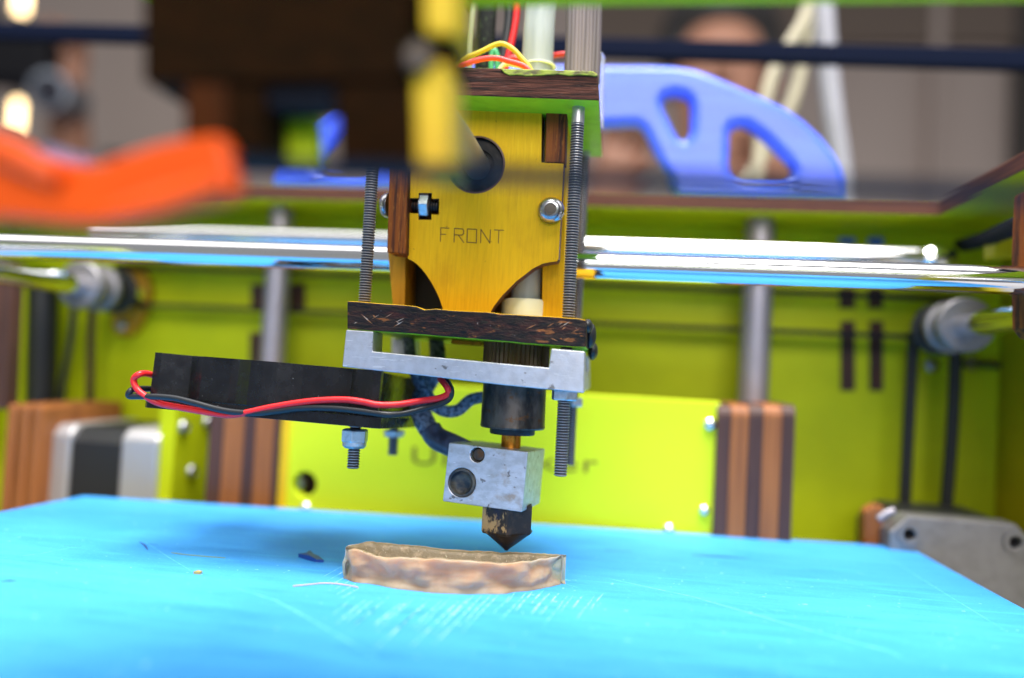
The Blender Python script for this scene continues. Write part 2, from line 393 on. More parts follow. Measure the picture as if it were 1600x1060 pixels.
# ------------------------------------------------------------------ people
def skin_mesh(name, verts, edges, radii, m, parent, root=0, sub=2):
    me = bpy.data.meshes.new(name)
    me.from_pydata([tuple(v) for v in verts], edges, [])
    o = link_mesh(name, me, m, parent)
    o.modifiers.new('skin', 'SKIN').use_smooth_shade = True
    for i, sv in enumerate(me.skin_vertices[0].data):
        r = radii[i]; r = r if isinstance(r, tuple) else (r, r)
        sv.radius = (r[0] * S, r[1] * S); sv.use_root = (i == root)
    s = o.modifiers.new('sub', 'SUBSURF'); s.levels = sub; s.render_levels = sub
    return o
def person(label, head, face_dir, hands, elbows, cloth, hair):
    """head: centre of the head; hands: palm positions (their right, their left)"""
    head = Vector(head); f = Vector(face_dir).normalized(); side = f.cross(Vector((0, 0, 1))).normalized(); up = Vector((0, 0, 1))
    t = thing('person', label, 'person', (head.x, head.y, head.z - 900))
    V, E, Rr = [], [], []
    def add(p, r, link=None):
        V.append(Vector(p)); Rr.append(r)
        if link is not None: E.append((link, len(V) - 1))
        return len(V) - 1
    pel = add(head - up * 760, (150, 110)); wa = add(head - up * 600, (140, 100), pel); ch = add(head - up * 400, (165, 110), wa)
    nb = add(head - up * 235, (80, 65), ch); nk = add(head - up * 150 + f * 5, (55, 55), nb)
    ja = add(head - up * 70 + f * 22, (62, 72), nk); mi_ = add(head + f * 8, (76, 92), ja); tp = add(head + up * 70, (68, 82), mi_)
    for sgn, hand, elb in ((-1, hands[0], elbows[0]), (1, hands[1], elbows[1])):
        sh = add(head - up * 290 - side * sgn * -1 * 175, 62, ch); hand = Vector(hand); elb = Vector(elb)
        el = add(elb, 44, sh); d = (hand - elb).normalized(); wr = add(hand - d * 45, (27, 32), el); pa = add(hand, (20, 40), wr)
        sd = d.cross(f)
        if sd.length < .2: sd = d.cross(up)
        sd.normalize()
        for k in range(4):
            b0 = hand + d * 30 + sd * (k - 1.5) * 19; l = (38, 46, 44, 34)[k]
            a1 = add(b0, 9, pa); a2 = add(b0 + d * l * .7 + f * 10, 8.5, a1); add(b0 + d * l * 1.0 + f * 34, 7.5, a2)
        th = add(hand - d * 10 - sd * 34 * sgn, 11, pa); add(hand + d * 25 - sd * 46 * sgn + f * 14, 9, th)
    skin_mesh('body', V, E, Rr, SKIN, t)
    V, E, Rr = [], [], []
    pel = add(head - up * 770, (160, 120)); wa = add(head - up * 600, (156, 116), pel); ch = add(head - up * 400, (182, 126), wa); nb = add(head - up * 232, (88, 74), ch)
    for sgn, hand, elb in ((-1, hands[0], elbows[0]), (1, hands[1], elbows[1])):
        hand = Vector(hand); elb = Vector(elb); d = (hand - elb).normalized()
        sh = add(head - up * 288 + side * sgn * 178, 76, ch); el = add(elb, 58, sh); add(hand - d * 90, 46, el)
    skin_mesh('shirt', V, E, Rr, cloth, t)
    b = MB(); b.sphere(head + up * 44 - f * 16, (95, 104, 104), 24, 16)
    for v in list(b.bm.verts):
        r = v.co - head
        if r.dot(f) > 40 and r.dot(up) < 62: v.co -= f * (r.dot(f) - 40)
    b.build('hair', hair, t, smooth=True)
    b = MB(); b.sphere(head + f * 100 - up * 14, (14, 20, 24), 12, 8); b.build('nose', SKIN, t, smooth=True)
    for sgn in (-1, 1):
        b = MB(); b.sphere(head + f * 89 + side * sgn * 31 + up * 10, (13, 9, 7), 12, 8); b.build('eye', EYEW, t, smooth=True)
        b = MB(); b.sphere(head + side * sgn * 80 - up * 10, (9, 20, 31), 12, 8); b.build('ear', SKIN, t, smooth=True)
    b = MB(); b.sphere(head + f * 91 - up * 58, (26, 9, 7), 12, 8); b.build('mouth', LIPS, t, smooth=True)
    return t
person('person in a dark navy top leaning in behind the blue plastic arch', at(1122, 118, 1020), (-.05, -1, -.1),
       (at(962, 262, 950), at(1215, 262, 900)), (at(905, 420, 1010), at(1330, 420, 1000)), NAVY, HAIR)
person('person in a lavender shirt raising a black camera at the left edge', at(-105, 60, 1090), (.35, -1, 0),
       (at(-60, 160, 960), at(104, 122, 985)), (at(-150, 330, 1040), at(112, 290, 1060)), LAV, HAIR)
# the camera in the photographer's hands
c0 = at(26, 96, 930)
t = thing('photo_camera', 'black camera held up by the person at the left edge', 'camera', c0)
rz = Euler((0, 0, R(14))).to_matrix()
b = MB(); b.box(c0, (118, 48, 84), rz); b.build('camera_body', CAMB, t, bevel=9)
b = MB(); b.box(c0 + Vector((0, 0, 44)), (44, 40, 26), rz); b.build('viewfinder_hump', CAMB, t, bevel=8)
lc = at(84, 146, 925)
t2 = thing('camera_lens', 'grey ringed lens gripped in the hand below the black camera', 'lens', lc)
b = MB(); b.lathe([(27, 0), (29, 4), (29, 60), (31, 64), (31, 84), (24, 86), (22, 78)], lc + Vector((-18, 70, 8)), (.22, -1, -.1), 28); b.build('lens_barrel', LENSR, t2, smooth=35)
b = MB(); b.lathe([(22.2, 0), (20, 3), (8, 5.5), (0, 6)], lc + Vector((-1, -6, 0.3)), (.22, -1, -.1), 28); b.build('front_glass', GLASSD, t2, smooth=40)

# ================================================================== PRINTER FRAME
ZU, ZT = 105.5, 110.5
frame = thing('printer_frame', 'lime green plywood printer frame with brown edges and chrome guide shafts', 'printer frame', (0, 30, -100))
YB = 128.0
yo = atz(1000, 325, ZU).y                       # back edge of the top opening
pr = atz(1474, 333, ZU); pr2 = atz(1500, 320, ZU); pr3 = atz(1640, 245, ZU)
pl = atz(70, 292, ZU)
yf = atz(1100, 8, ZU).y
xq = atz(235, 10, ZU).x
XR, XL = 160.0, -228.0
op = [Vector((pl.x, yo, ZU)), Vector((pr.x, yo, ZU)), Vector((pr2.x, yo - 2.2, ZU)), Vector((pr3.x, pr3.y, ZU)), Vector((pr3.x + 6, pr3.y - 12, ZU)), Vector((pr3.x + 6, yf, ZU)),
      Vector((xq, yf, ZU)), Vector((xq, -91, ZU)), Vector((XL + 14, -91, ZU)), Vector((XL + 14, yo - 45, ZU)), Vector((pl.x - 6, yo - 3, ZU))]
outer = [Vector((XL - 8, YB + 12, ZU)), Vector((XR + 8, YB + 12, ZU)), Vector((XR + 8, -98, ZU)), Vector((XL - 8, -98, ZU))]
b = MB(); b.prism(outer, (0, 0, ZT - ZU), holes=[op]); b.z_paint(); b.build('top_panel', [FRAME_EDGE, LIME], frame, bevel=.25)
b = MB(); b.box(((XL + XR) / 2, YB + 3, 2.5), (XR - XL + 12, 6, 205.5)); b.build('back_panel', LIME, frame)
for X in (XR, XL - 6):          # side panels with their large window
    o_ = [Vector((X, y, z)) for y, z in ((-149.8, -100), (YB - .2, -100), (YB - .2, ZU - .2), (-149.8, ZU - .2))]
    h_ = [Vector((X, y, z)) for y, z in rrect(-125, -40, 62, ZU - 16, 14)]
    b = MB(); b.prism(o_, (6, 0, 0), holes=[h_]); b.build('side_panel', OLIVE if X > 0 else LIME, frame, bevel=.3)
b = MB(); b.box(((XL + XR) / 2, -13, -97), (XR - XL, YB + 148, 6)); b.build('bottom_panel', LIME, frame)
# tab joints seen on the back panel
def px_box(x0, y0, x1, y1, Y, d): return pxs([(x0, y0), (x1, y0), (x1, y1), (x0, y1)], Y), (0, d, 0)
for (x0, x1) in ((1312, 1336), (1357, 1380)):
    for (y0, y1) in ((372, 391), (450, 482), (502, 611)):
        o_, d_ = px_box(x0 + (2 if y0 > 480 else 0), y0, x1, y1, YB - .8, .79)
        b = MB(); b.prism(o_, d_); b.build('tab_joint', TAPE_SIDE if y0 < 400 else TAB, frame)
for (x0, x1, y0, y1) in ((392, 412, 444, 482), (390, 412, 520, 590), (452, 476, 444, 482)):
    o_, d_ = px_box(x0, y0, x1, y1, YB - .8, .79); b = MB(); b.prism(o_, d_); b.build('tab_joint', TAB, frame)
# upright guide rods (behind the carriage)
for px, w in ((431, 20), (1182, 22.5)):
    c = at(px, 480, 113); r = w * 284 / FPX
    b = MB(); b.cyl((c.x, c.y, -92), (c.x, c.y, ZU - .1), r, 28); b.build('upright_rod', ROD_DULL, frame, smooth=40)
# rear drive shaft with its end cap
c = at(930, 389, 100); xe = at(1447, 400, 100).x; xs = at(150, 365, 100).x
b = MB(); b.cyl((xs, 100, c.z), (xe, 100, c.z), 4.1, 32); b.build('drive_shaft', CHROME, frame, smooth=40)
b = MB(); b.lathe([(4.0, -2), (4.9, 0), (5.1, 3), (4.7, 6), (3.4, 8.6), (1.5, 9.6), (0, 9.8)], (xe, 100, c.z - .3), (1, 0, 0), 28); b.build('shaft_cap', SCREWW, frame, smooth=40)
# side shafts running towards the viewer, each with a pulley
def side_shaft(pxa, pya, X, y1, r, pulley_px):
    c = atx(pxa, pya, X) if False else None
for (ppx, ppy, Y, rp, tag_) in ((122, 445, 88, 8.6, 0), (1512, 508, 88, 8.6, 1)):
    c = at(ppx, ppy, Y)
    b = MB(); b.cyl((c.x, -60, c.z), (c.x, YB - .2, c.z), 4.0, 28); b.build('side_shaft', CHROME, frame, smooth=40)
    b = MB(); b.lathe([(4.0, 0), (rp - .6, 0), (rp, .7), (rp, 3.5), (rp - 1.4, 4), (rp - 1.4, 10), (rp, 10.5), (rp, 13), (4, 13.2)], (c.x, Y, c.z), (0, 1, 0), 40); b.build('pulley', PULLEY, frame, smooth=35)
    b = MB(); b.lathe([(rp - 1.3, 13.4), (rp - 1.3, 20), (rp + .3, 20.5), (rp + .3, 22)], (c.x, Y, c.z), (0, 1, 0), 32); b.build('toothed_pulley', BLACKR, frame, smooth=35)
# brown bearing plate on the back panel
Yp = YB - 5
ol = [at(x, y, Yp) for x, y in ((178, 425), (195, 412), (212, 414), (226, 430), (231, 455), (228, 480), (216, 505), (203, 522), (186, 526), (174, 516), (172, 498), (182, 478), (186, 455))]
b = MB(); b.prism(ol, (0, 4.8, 0)); b.build('bearing_plate', AMBER, frame, bevel=.6)
for x, y in ((190, 509), (1455, 571), (1517, 568)):
    p = at(x, y, Yp if x < 1000 else YB); b = MB(); button_head(b, p, (0, -1, 0), 2.5, 1.6); b.build('panel_screw', STEEL, frame, smooth=35)
p = at(1532, 570, YB - 3); b = MB(); b.box(p, (12, 4, 2)); b.build('cable_tie', BLACKR, frame, bevel=.4)
# wiring and belts hanging at the sides
for pts, r, m_, nm in (([(68, 432), (66, 520), (64, 640)], 5.6, BLACKR, 'black_cable_sleeve'), ([(118, 440), (112, 520), (98, 600), (92, 660)], 1.4, BLACKR, 'black_cable'),
                       ([(146, 470), (142, 540), (140, 650)], 1.5, TAB, 'red_brown_cable'), ([(1428, 520), (1420, 660), (1412, 820)], 2.0, BLACKR, 'black_cable'), ([(1494, 540), (1488, 670), (1476, 820)], 2.1, BLACKR, 'black_cable')):
    b = MB(); b.tube([at(x, y, 117) for x, y in pts], r, 10, 6); b.build(nm, m_, frame, smooth=True)
b = MB(); b.prism(pxs([(-12, 430), (18, 430), (8, 640), (-25, 640)], 78), (0, 6, 0)); b.build('plywood_upright', PLY_DARK, frame, bevel=.4)
# right wall bracket strip and lime block below the top corner
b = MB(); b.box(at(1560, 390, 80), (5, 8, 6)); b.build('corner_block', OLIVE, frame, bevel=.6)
b = MB(); b.tube([at(1500, 385, 105), at(1545, 372, 78), at(1640, 330, 20)], 2.6, 8, 4, flat=(1, .5)); b.build('side_belt', BELT, frame, smooth=True)

# stepper motors
def stepper(kind):
    m = MB()
    return m
# left one: seen from its side, axis along x
zt = at(150, 667, 85).z; xa = at(60, 700, 85).x; xb = at(246, 700, 85).x; Yc = 85 + 21
zc = zt - 21
def oct_yz(x, h, ch):
    return [Vector((x, Yc + a, zc + c_)) for a, c_ in ((-h + ch, h), (h - ch, h), (h, h - ch), (h, -h + ch), (h - ch, -h), (-h + ch, -h), (-h, -h + ch), (-h, h - ch))]
L_ = xb - xa
MOTOR_LT = mat('pale_motor_aluminium', (.46, .44, .45), .4, .5)
mot = MB().prism(oct_yz(xa, 21, 3.5), (L_ * .27, 0, 0)).build('stepper_motor', MOTOR_LT, frame, bevel=.8)
MB().prism(oct_yz(xb - L_ * .30, 21, 3.5), (L_ * .30, 0, 0)).build('end_bell', MOTOR_LT, mot, bevel=.8)
MB().prism(oct_yz(xa + L_ * .275, 20.4, 5), (L_ * .42, 0, 0)).build('laminations', MOTOR_BK, mot, bevel=.3)
b = MB()
for k in range(9): b.box((xa + L_ * (.30 + k * .045), Yc, zc + 20.4), (L_ * .02, 30, .6))
b.build('lamination_ridges', MOTOR_BK, mot)
for k, (x0, x1) in enumerate(((4, 22), (23, 42), (43, 60))):
    q0 = at(x0, 700, 78).x; q1 = at(x1, 700, 78).x; zz = at(30, 632, 78).z
    b = MB(); b.box(((q0 + q1) / 2, 101, zz / 2 - 50), (q1 - q0 - .15, 46, zz + 100)); b.build('plywood_layer', PLY_ORANGE, frame, bevel=1.5)
# lime mounting wall right of it, with screws
q0 = at(248, 700, 88).x
b = MB(); b.box((q0 + 3.2, 105, -22 + zt / 2), (6, 36, zt + 64)); b.build('motor_mount', LIME, frame, bevel=.3)
for x, y in ((250, 668), (271, 739), (297, 660)):
    p = at(x, y, 86 + (x - 250) * .35); b = MB(); button_head(b, (q0 + 6.2, p.y + 6, p.z), (1, 0, 0), 2.6, 1.8); b.build('mount_screw', STEEL, frame, smooth=35)
# right one: seen from the front, axis along y
YM = 81
c1 = at(1420, 832, YM); c2 = at(1585, 850, YM)
cx = (c1.x + c2.x) / 2; w2 = (c2.x - c1.x) / 2; hz = (c1.z + c2.z) / 2
H = w2 * 1.36
def oct_xz(cx_, cz_, Y, h, ch): return [Vector((cx_ + a, Y, cz_ + c_)) for a, c_ in ((-h + ch, h), (h - ch, h), (h, h - ch), (h, -h + ch), (h - ch, -h), (-h + ch, -h), (-h, -h + ch), (-h, h - ch))]
cz = hz - w2
holes = [circ((cx + a * w2, YM, cz + c_ * w2), 1.9, 20) for a in (-1, 1) for c_ in (-1, 1)]
mot = MB().prism(oct_xz(cx, cz, YM, H, 5), (0, 9, 0), holes=holes).build('stepper_motor', MOTOR_AL, frame, bevel=.5)
MB().prism(oct_xz(cx, cz, YM + 9.2, H * .98, 6), (0, 25, 0)).build('laminations', MOTOR_BK, mot)
for a in (-1, 1):
    b = MB(); b.lathe([(1.95, 0), (3.3, -.5), (3.3, -.9), (1.95, -.9)], (cx + a * w2, YM, cz + w2), (0, 1, 0), 24, close=True); b.build('screw_recess', MOTOR_AL, mot, smooth=40)
b = MB(); b.prism(pxs([(1352, 800), (1366, 790), (1382, 792), (1382, 900), (1350, 900)], 92), (0, 6, 0)); b.build('plywood_layer', PLY_ORANGE, frame, bevel=.6)
b = MB(); b.tube([at(1372, 812, 84), at(1384, 803, 84), at(1398, 798, 84)], 1.2, 8, 4); b.build('motor_lead', ROD_DULL, frame, smooth=True)
# plywood bracket at the right rim of the picture
b = MB(); b.prism(pxs([(1583, 307), (1660, 290), (1660, 540), (1592, 530), (1580, 515), (1579, 400)], 36), (0, -12, 0))
o = b.build('slide_block', [BURNT_Z], None, at(1610, 530, 24), bevel=.6)
tag(o, 'brown plywood slide block on the right end of the cross rod', 'block')

# rear drive belt, one loop
b = MB()
for (p, q) in (((240, 418), (1440, 466)), ((216, 476), (1460, 528))):
    a = at(*p, 120); c = at(*q, 120); mid = (a + c) / 2; d = c - a
    rot = Matrix.Rotation(-math.atan2(d.z, d.x), 3, 'Y'); b.box(mid, (d.length + 30, 6, 1.5), rot)
tag(b.build('drive_belt', BELT, None, at(800, 500, 114)), 'thin black rear belt running across the lime back panel', 'belt')

# ================================================================== BUILD PLATFORM
bed_c = atz(735, 925, 0)
plat = thing('build_platform', 'blue taped print bed on lime carriage with striped plywood arms', 'print bed', (0, 20, -4))
A = atz(130, 775, 0); B = atz(1420, 855, 0); C1 = atz(1600, 951, 0); D1 = atz(0, 800, 0)
C2 = Vector((max((B + (C1 - B) * 1.5).x, XR - 6), (B + (C1 - B) * 1.5).y, 0)); D2 = Vector((XL + 8, (A + (D1 - A) * 1.35).y, 0))
poly = [A, B, B + (C1 - B) * 1.2, C2, Vector((C2.x - 2, -160, 0)), Vector((D2.x, -160, 0)), D2, A + (D1 - A) * 1.2]
b = MB(); b.prism(poly, (0, 0, -4)); b.paint(lambda n, c: 0 if n.z > .7 else 1); b.build('bed_plate', [TAPE, TAPE_SIDE], plat, bevel=.3)
# carriage plate, engraving
Yc = 84.0
def zline(x): return at(x, 600 + (x - 640) * .0635, Yc)
pc = pxs([(448, 588), (1126, 629), (1119, 842), (446, 842)], Yc)
for p in (pc[2], pc[3]): p.z = -60
hc = at(476, 757, Yc)
b = MB(); b.prism(pc, (0, 5, 0), holes=[circ(hc, 20.5 * 249 / FPX * 1.0, 28)]); b.build('carriage_plate', mat('bright_lime_paint', (.74, .86, .025), .5, spec=.2, layers=[((.67, .81, .025), (.02, .02, .02), .35, .7, 3)]), plat, bevel=.3)
p = at(466, 757, Yc + 7); b = MB(); button_head(b, p, (0, -1, 0), 3, 2); b.build('inner_bolt', STEEL, plat, smooth=35)
b = MB(); b.box(hc + Vector((0, 11, 0)), (14, 2, 14)); b.build('recess_plate', TAB, plat)
cv = bpy.data.curves.new('lettering', 'FONT'); cv.body = 'Ultimaker'; cv.size = 9.6; cv.extrude = .03; cv.offset = .05
cv.space_character = 1.14
to = bpy.data.objects.new('tmp_text', cv); col.objects.link(to)
me = bpy.data.meshes.new_from_object(to.evaluated_get(bpy.context.evaluated_depsgraph_get()))
col.objects.unlink(to); bpy.data.objects.remove(to)
xs_ = [v.co.x for v in me.vertices]; x0, x1 = min(xs_), max(xs_)
ta = at(643, 725, Yc - .05); tb = at(934, 739, Yc - .05); k = (tb.x - ta.x) / (x1 - x0)
for v in me.vertices: v.co = Vector((ta.x + (v.co.x - x0) * k, ta.y - v.co.z, ta.z + (tb.z - ta.z) * (v.co.x - x0) / (x1 - x0) + v.co.y * .86))
link_mesh('lettering', me, mat('faint_engraving', (.22, .20, .012), .6), plat)
for x, y, r in ((478, 794, 2.1), (1109, 663, 2.0), (1100, 797, 1.7), (1045, 828, 2.0)):
    p = at(x, y, Yc); b = MB(); b.sphere(p + Vector((0, -.2, 0)), (r, 1.5, r), 20, 12); b.build('plate_screw', SCREWW, plat, smooth=True)
# striped plywood arms: each ply is a piece
def ply_stack(edges, yt, ms, Y, depth, rnd):
    for (x0, x1, m_) in zip(edges, edges[1:], ms):
        q0 = at(x0, 740, Y).x; q1 = at(x1, 740, Y).x; zt_ = at((x0 + x1) / 2 + 5, yt, Y).z
        out = [Vector((q0 + .06, Y, -60)), Vector((q0 + .06, Y + depth, -60)), Vector((q0 + .06, Y + depth, zt_))]
        for k_ in range(6):
            t_ = R(90 + 90 * k_ / 5); out.append(Vector((q0 + .06, Y + rnd + rnd * math.cos(t_), zt_ - rnd + rnd * math.sin(t_))))
        b = MB(); b.prism(out, (q1 - q0 - .12, 0, 0)); b.build('plywood_layer', m_, plat, bevel=.15)
ply_stack([1117, 1139, 1167, 1190, 1219, 1240], 633, [PLY_DARK, PLY_ORANGE, PLY_DARK, PLY_ORANGE, PLY_DARK], 81.5, 30, 4)
ply_stack([322, 345, 377, 395, 424, 433], 610, [PLY_DARK, PLY_ORANGE, PLY_DARK, PLY_ORANGE, PLY_DARK], 81.5, 30, 4)
q0 = at(433, 740, 83).x; q1 = at(448, 740, 83).x
b = MB(); b.box(((q0 + q1) / 2, 89, -10), (q1 - q0, 12, 84)); b.build('amber_edge', YBLOCK, plat, bevel=.3)
# marks left on the tape: thin raised streaks
def streak(mb, pts, w, h=.03):
    P = [atz(x, y, 0) for x, y in pts]; n = len(P); L0 = []
    for i in range(n):
        d = (P[min(i + 1, n - 1)] - P[max(i - 1, 0)]); d.z = 0; d.normalize(); s_ = Vector((-d.y, d.x, 0)) * w / 2
        if i in (0, n - 1): s_ *= .3
        L0.append((P[i] + s_, P[i] - s_))
    up = Vector((0, 0, h))
    vs = [[mb.bm.verts.new(p + (up if k else Vector((0, 0, .004)))) for k in (0, 1) for p in pr_] for pr_ in L0]
    for a, c in zip(vs, vs[1:]):
        mb.face([a[2], a[3], c[3], c[2]]); mb.face([a[0], c[0], c[2], a[2]]); mb.face([a[1], a[3], c[3], c[1]])
b = MB(); rnd = random.Random(3)
for i in range(30):
    x = 556 + i * 13.2 + rnd.uniform(-4, 4); y0 = 930 + 7 * math.sin(i * .21) + rnd.uniform(-3, 8)
    ln = rnd.uniform(25, 75) * (1.2 if 6 < i < 18 else .7)
    dx = -ln * (1.25 - i * .016)
    pts = [(x + dx * k_ / 5 + rnd.uniform(-1, 1), y0 + ln * k_ / 5 + rnd.uniform(-.6, .6)) for k_ in range(6)]
    streak(b, pts, rnd.uniform(.12, .38), .02)
for i in range(6):
    x = 520 + i * 5; y = 884 + i * 7
    streak(b, [(x + 16, y), (x + 4, y + 7), (x - 14, y + 17)], .3, .03)
o = b.build('hatch_residue', SCRATCH2, plat); o['kind'] = 'stuff'
b = MB()
streak(b, [(945, 903), (1000, 915), (1080, 932), (1160, 955), (1240, 978), (1320, 1000), (1390, 1018), (1420, 1034)], .42, .02)
streak(b, [(365, 918), (430, 938), (480, 965), (540, 1000), (590, 1030)], .5, .02)
streak(b, [(228, 848), (262, 870), (300, 893)], .2, .02)
streak(b, [(0, 872), (60, 866), (110, 856), (150, 853)], .15, .02)
streak(b, [(1370, 860), (1440, 905), (1510, 948), (1570, 985)], .25, .02)
streak(b, [(860, 905), (910, 921)], .25, .02); streak(b, [(890, 932), (925, 940)], .6, .02)
for i in range(26):
    x = rnd.uniform(20, 1560); y = rnd.uniform(905, 1040); ln = rnd.uniform(8, 40)
    streak(b, [(x, y), (x + ln, y + ln * rnd.uniform(-.1, .35)), (x + 2 * ln, y + 2 * ln * rnd.uniform(0, .3))], rnd.uniform(.08, .2), .015)
o = b.build('scratch_marks', SCRATCH, plat); o['kind'] = 'stuff'
b = MB(); DKB = mat('dark_blue_mark', (.008, .05, .26), .5)
streak(b, [(218, 847), (226, 852), (231, 860)], .7, .05); streak(b, [(232, 850), (248, 852)], .5, .03); streak(b, [(1080, 868), (1120, 870), (1172, 873)], 1.6, .012); streak(b, [(946, 860), (988, 862)], 1.2, .012)
streak(b, [(0, 909), (14, 908), (26, 908)], 1.0, .012); streak(b, [(528, 946), (552, 948)], .8, .012); streak(b, [(100, 853), (128, 854)], .5, .02)
o = b.build('dark_marks', DKB, plat); o['kind'] = 'stuff'

# loose bits lying on the bed
P = atz(487, 876, 0)
b = MB(); b.prism([atz(x, y, 0) for x, y in ((466, 871), (478, 870), (484, 865), (490, 869), (497, 872), (506, 879), (494, 879), (482, 876))], (0, 0, .5))
for v in b.bm.verts:
    if v.co.z > .3: v.co.z += .9 * math.exp(-((v.co - P).length / 1.6) ** 2) + rnd.uniform(0, .5)
tag(b.build('plastic_scrap', DKB, None, P), 'small jagged dark blue plastic scrap lying left of the beige print', 'scrap')
P = atz(310, 897, .2)
b = MB(); b.prism([atz(x, y, .02) for x, y in ((302, 897), (309, 894.5), (316, 896), (313, 898))], (0, 0, .5)); tag(b.build('plastic_chip', mat('ochre_chip', (.40, .30, .10), .5), None, P), 'tiny ochre plastic chip lying alone on the blue bed', 'chip')
b = MB(); b.tube([atz(x, y, .22) for x, y in ((458, 916), (478, 914), (505, 911.5), (532, 913), (560, 918))], .13, 6, 5, flat=(1, .8)); tag(b.build('filament_strand', mat('peach_filament', (.72, .42, .30), .4), None, atz(500, 912, 0), smooth=True), 'thin peach filament strand lying beside the beige print', 'strand')
b = MB(); b.tube([atz(268, 864, .15), atz(292, 867, .15), atz(325, 870, .15), atz(352, 872, .15)], .09, 6, 4); tag(b.build('filament_strand', mat('olive_filament', (.25, .30, .05), .4), None, atz(300, 868, 0), smooth=True), 'thin olive filament strand lying under the fan shadow', 'strand')

# ------------------------------------------------------------------ the beige print
front = [(540, 904), (552, 909), (575, 913), (600, 917), (640, 922), (690, 927), (740, 929), (800, 926), (850, 919), (877, 912)]
rimf = [(537.5, 858), (553, 858), (570, 864), (605, 871), (640, 870), (690, 873), (745, 877), (800, 879), (847, 872), (886, 868)]
rimb = [(538, 853.5), (552, 850), (578, 847), (612, 849), (652, 853), (700, 857), (745, 861), (790, 862.5), (840, 864), (888, 868)]
FB = [atz(x, y, 0) for x, y in front]
def resamp(P, n):
    Ls = [0]
    for a, c in zip(P, P[1:]): Ls.append(Ls[-1] + (c - a).length)
    out = []
    for i in range(n):
        s_ = Ls[-1] * i / (n - 1); k_ = 0
        while k_ < len(P) - 2 and Ls[k_ + 1] < s_: k_ += 1
        t_ = (s_ - Ls[k_]) / max(Ls[k_ + 1] - Ls[k_], 1e-6)
        p0 = P[max(k_ - 1, 0)]; p1 = P[k_]; p2 = P[k_ + 1]; p3 = P[min(k_ + 2, len(P) - 1)]
        out.append(.5 * ((2 * p1) + (p2 - p0) * t_ + (2 * p0 - 5 * p1 + 4 * p2 - p3) * t_ * t_ + (3 * p1 - p0 - 3 * p2 + p3) * t_ ** 3))
    return out
from mathutils import noise as mn
NS = 80
FBr = resamp(FB, NS)
RFr = resamp([at(*p, atz(*front[i_], 0).y + .9) for i_, p in enumerate(rimf)], NS)
zb = [7.2, 7.2, 7.2, 7.1, 6.9, 6.6, 6.4, 6.3, 6.4, 6.4]
RBr = resamp([atz(x, y, z) for (x, y), z in zip(rimb, zb)], NS)
def samp(P, u):
    x = min(max(u, 0), 1) * (len(P) - 1); k_ = min(int(x), len(P) - 2); return P[k_].lerp(P[k_ + 1], x - k_)
def sp(v, e): return math.copysign(abs(v) ** e, v)
NT, NV = 300, 22
b = MB(); bm = b.bm
def frame_pt(t):
    """plan position on the outline, outward normal, height of the rim there"""
    cx_, sy_ = -sp(math.cos(t), .55), sp(math.sin(t), .5)
    u = (cx_ + 1) / 2
    f, r, rf = samp(FBr, u), samp(RBr, u), samp(RFr, u)
    w_ = (sy_ + 1) / 2                       # 1 in front, 0 behind
    k_ = min(1, max(0, (math.sin(t) + .5)))
    return Vector((r.x + (f.x - r.x) * w_, r.y + (f.y - r.y) * w_, 0)), r.z + (rf.z - r.z) * k_, u
cols = []
P0 = [frame_pt(2 * math.pi * (i + .5) / NT) for i in range(NT)]
for i in range(NT):
    p, h, u = P0[i]; d = P0[(i + 1) % NT][0] - P0[i - 1][0]; nrm = Vector((d.y, -d.x, 0)).normalized()
    c_ = (samp(FBr, u) + samp(RBr, u)) / 2; c_.z = 0
    if nrm.dot(p - c_) < 0 and abs(u - .5) < .49: nrm = -nrm
    h += mn.noise(Vector((p.x * .35, p.y * .35, 11))) * .35 + mn.noise(Vector((p.x * 1.1, p.y * 1.1, 2))) * .13
    row = []
    for j in range(NV):
        t_ = j / (NV - 1); z = h * t_
        q_ = Vector((p.x * .19, p.y * .19, z * .26))
        n1 = mn.noise(q_ + Vector((0, 0, 3.1))) * 2.3 + mn.noise(q_ * 2.1 + Vector((5, 0, 7))) * .6 + mn.noise(q_ * 6 + Vector((2, 1, 0))) * .16
        n1 += .05 * math.sin(z * 2 * math.pi / .5)
        n1 = n1 * min(1, (.5 - abs(u - .5)) / .07 + .25) * math.sin(math.pi * min(1, .16 + t_ * .78)) - 1.0 * (.5 - abs(t_ - .5)) + (.45 * max(0, .12 - t_) / .12)
        row.append(p + nrm * n1 + Vector((0, 0, z)))
    top = row[-1].copy()
    wall = 1.25 + .8 * mn.noise(Vector((p.x * .22, p.y * .22, 5)))
    dip = 3.1 + 1.2 * mn.noise(Vector((p.x * .12, p.y * .12, 1)))
    ins = c_.lerp(Vector((p.x, c_.y, 0)), .93) - Vector((top.x, top.y, 0)); L_ = max(ins.length, .01); ins = ins / L_
    for k_ in range(1, 5): row.append(top + ins * min(L_ * .95, wall * k_ / 4) + Vector((0, 0, -.10 * k_ / 4 + .10 * math.sin(k_ * 1.5))))
    for k_ in range(1, 6):
        s_ = k_ / 5; row.append(top + ins * min(L_ * .97, wall + 1.6 * s_) + Vector((0, 0, -dip * min(1, L_ / 4) * s_ * s_ * (3 - 2 * s_))))
    last = row[-1]; cen_ = top + ins * L_; cen_.z = last.z - .2 + mn.noise(cen_ * .5) * .3
    for k_ in range(1, 4): row.append(last.lerp(cen_, k_ / 3))
    cols.append([bm.verts.new(q) for q in row])
nr = len(cols[0])
for i in range(NT):
    a, c = cols[i], cols[(i + 1) % NT]
    for j in range(nr - 1): b.face([a[j], c[j], c[j + 1], a[j + 1]], 1 if j >= NV + 1 else 0)
b.face([c[0] for c in cols][::-1])
bmesh.ops.remove_doubles(bm, verts=bm.verts, dist=.02)
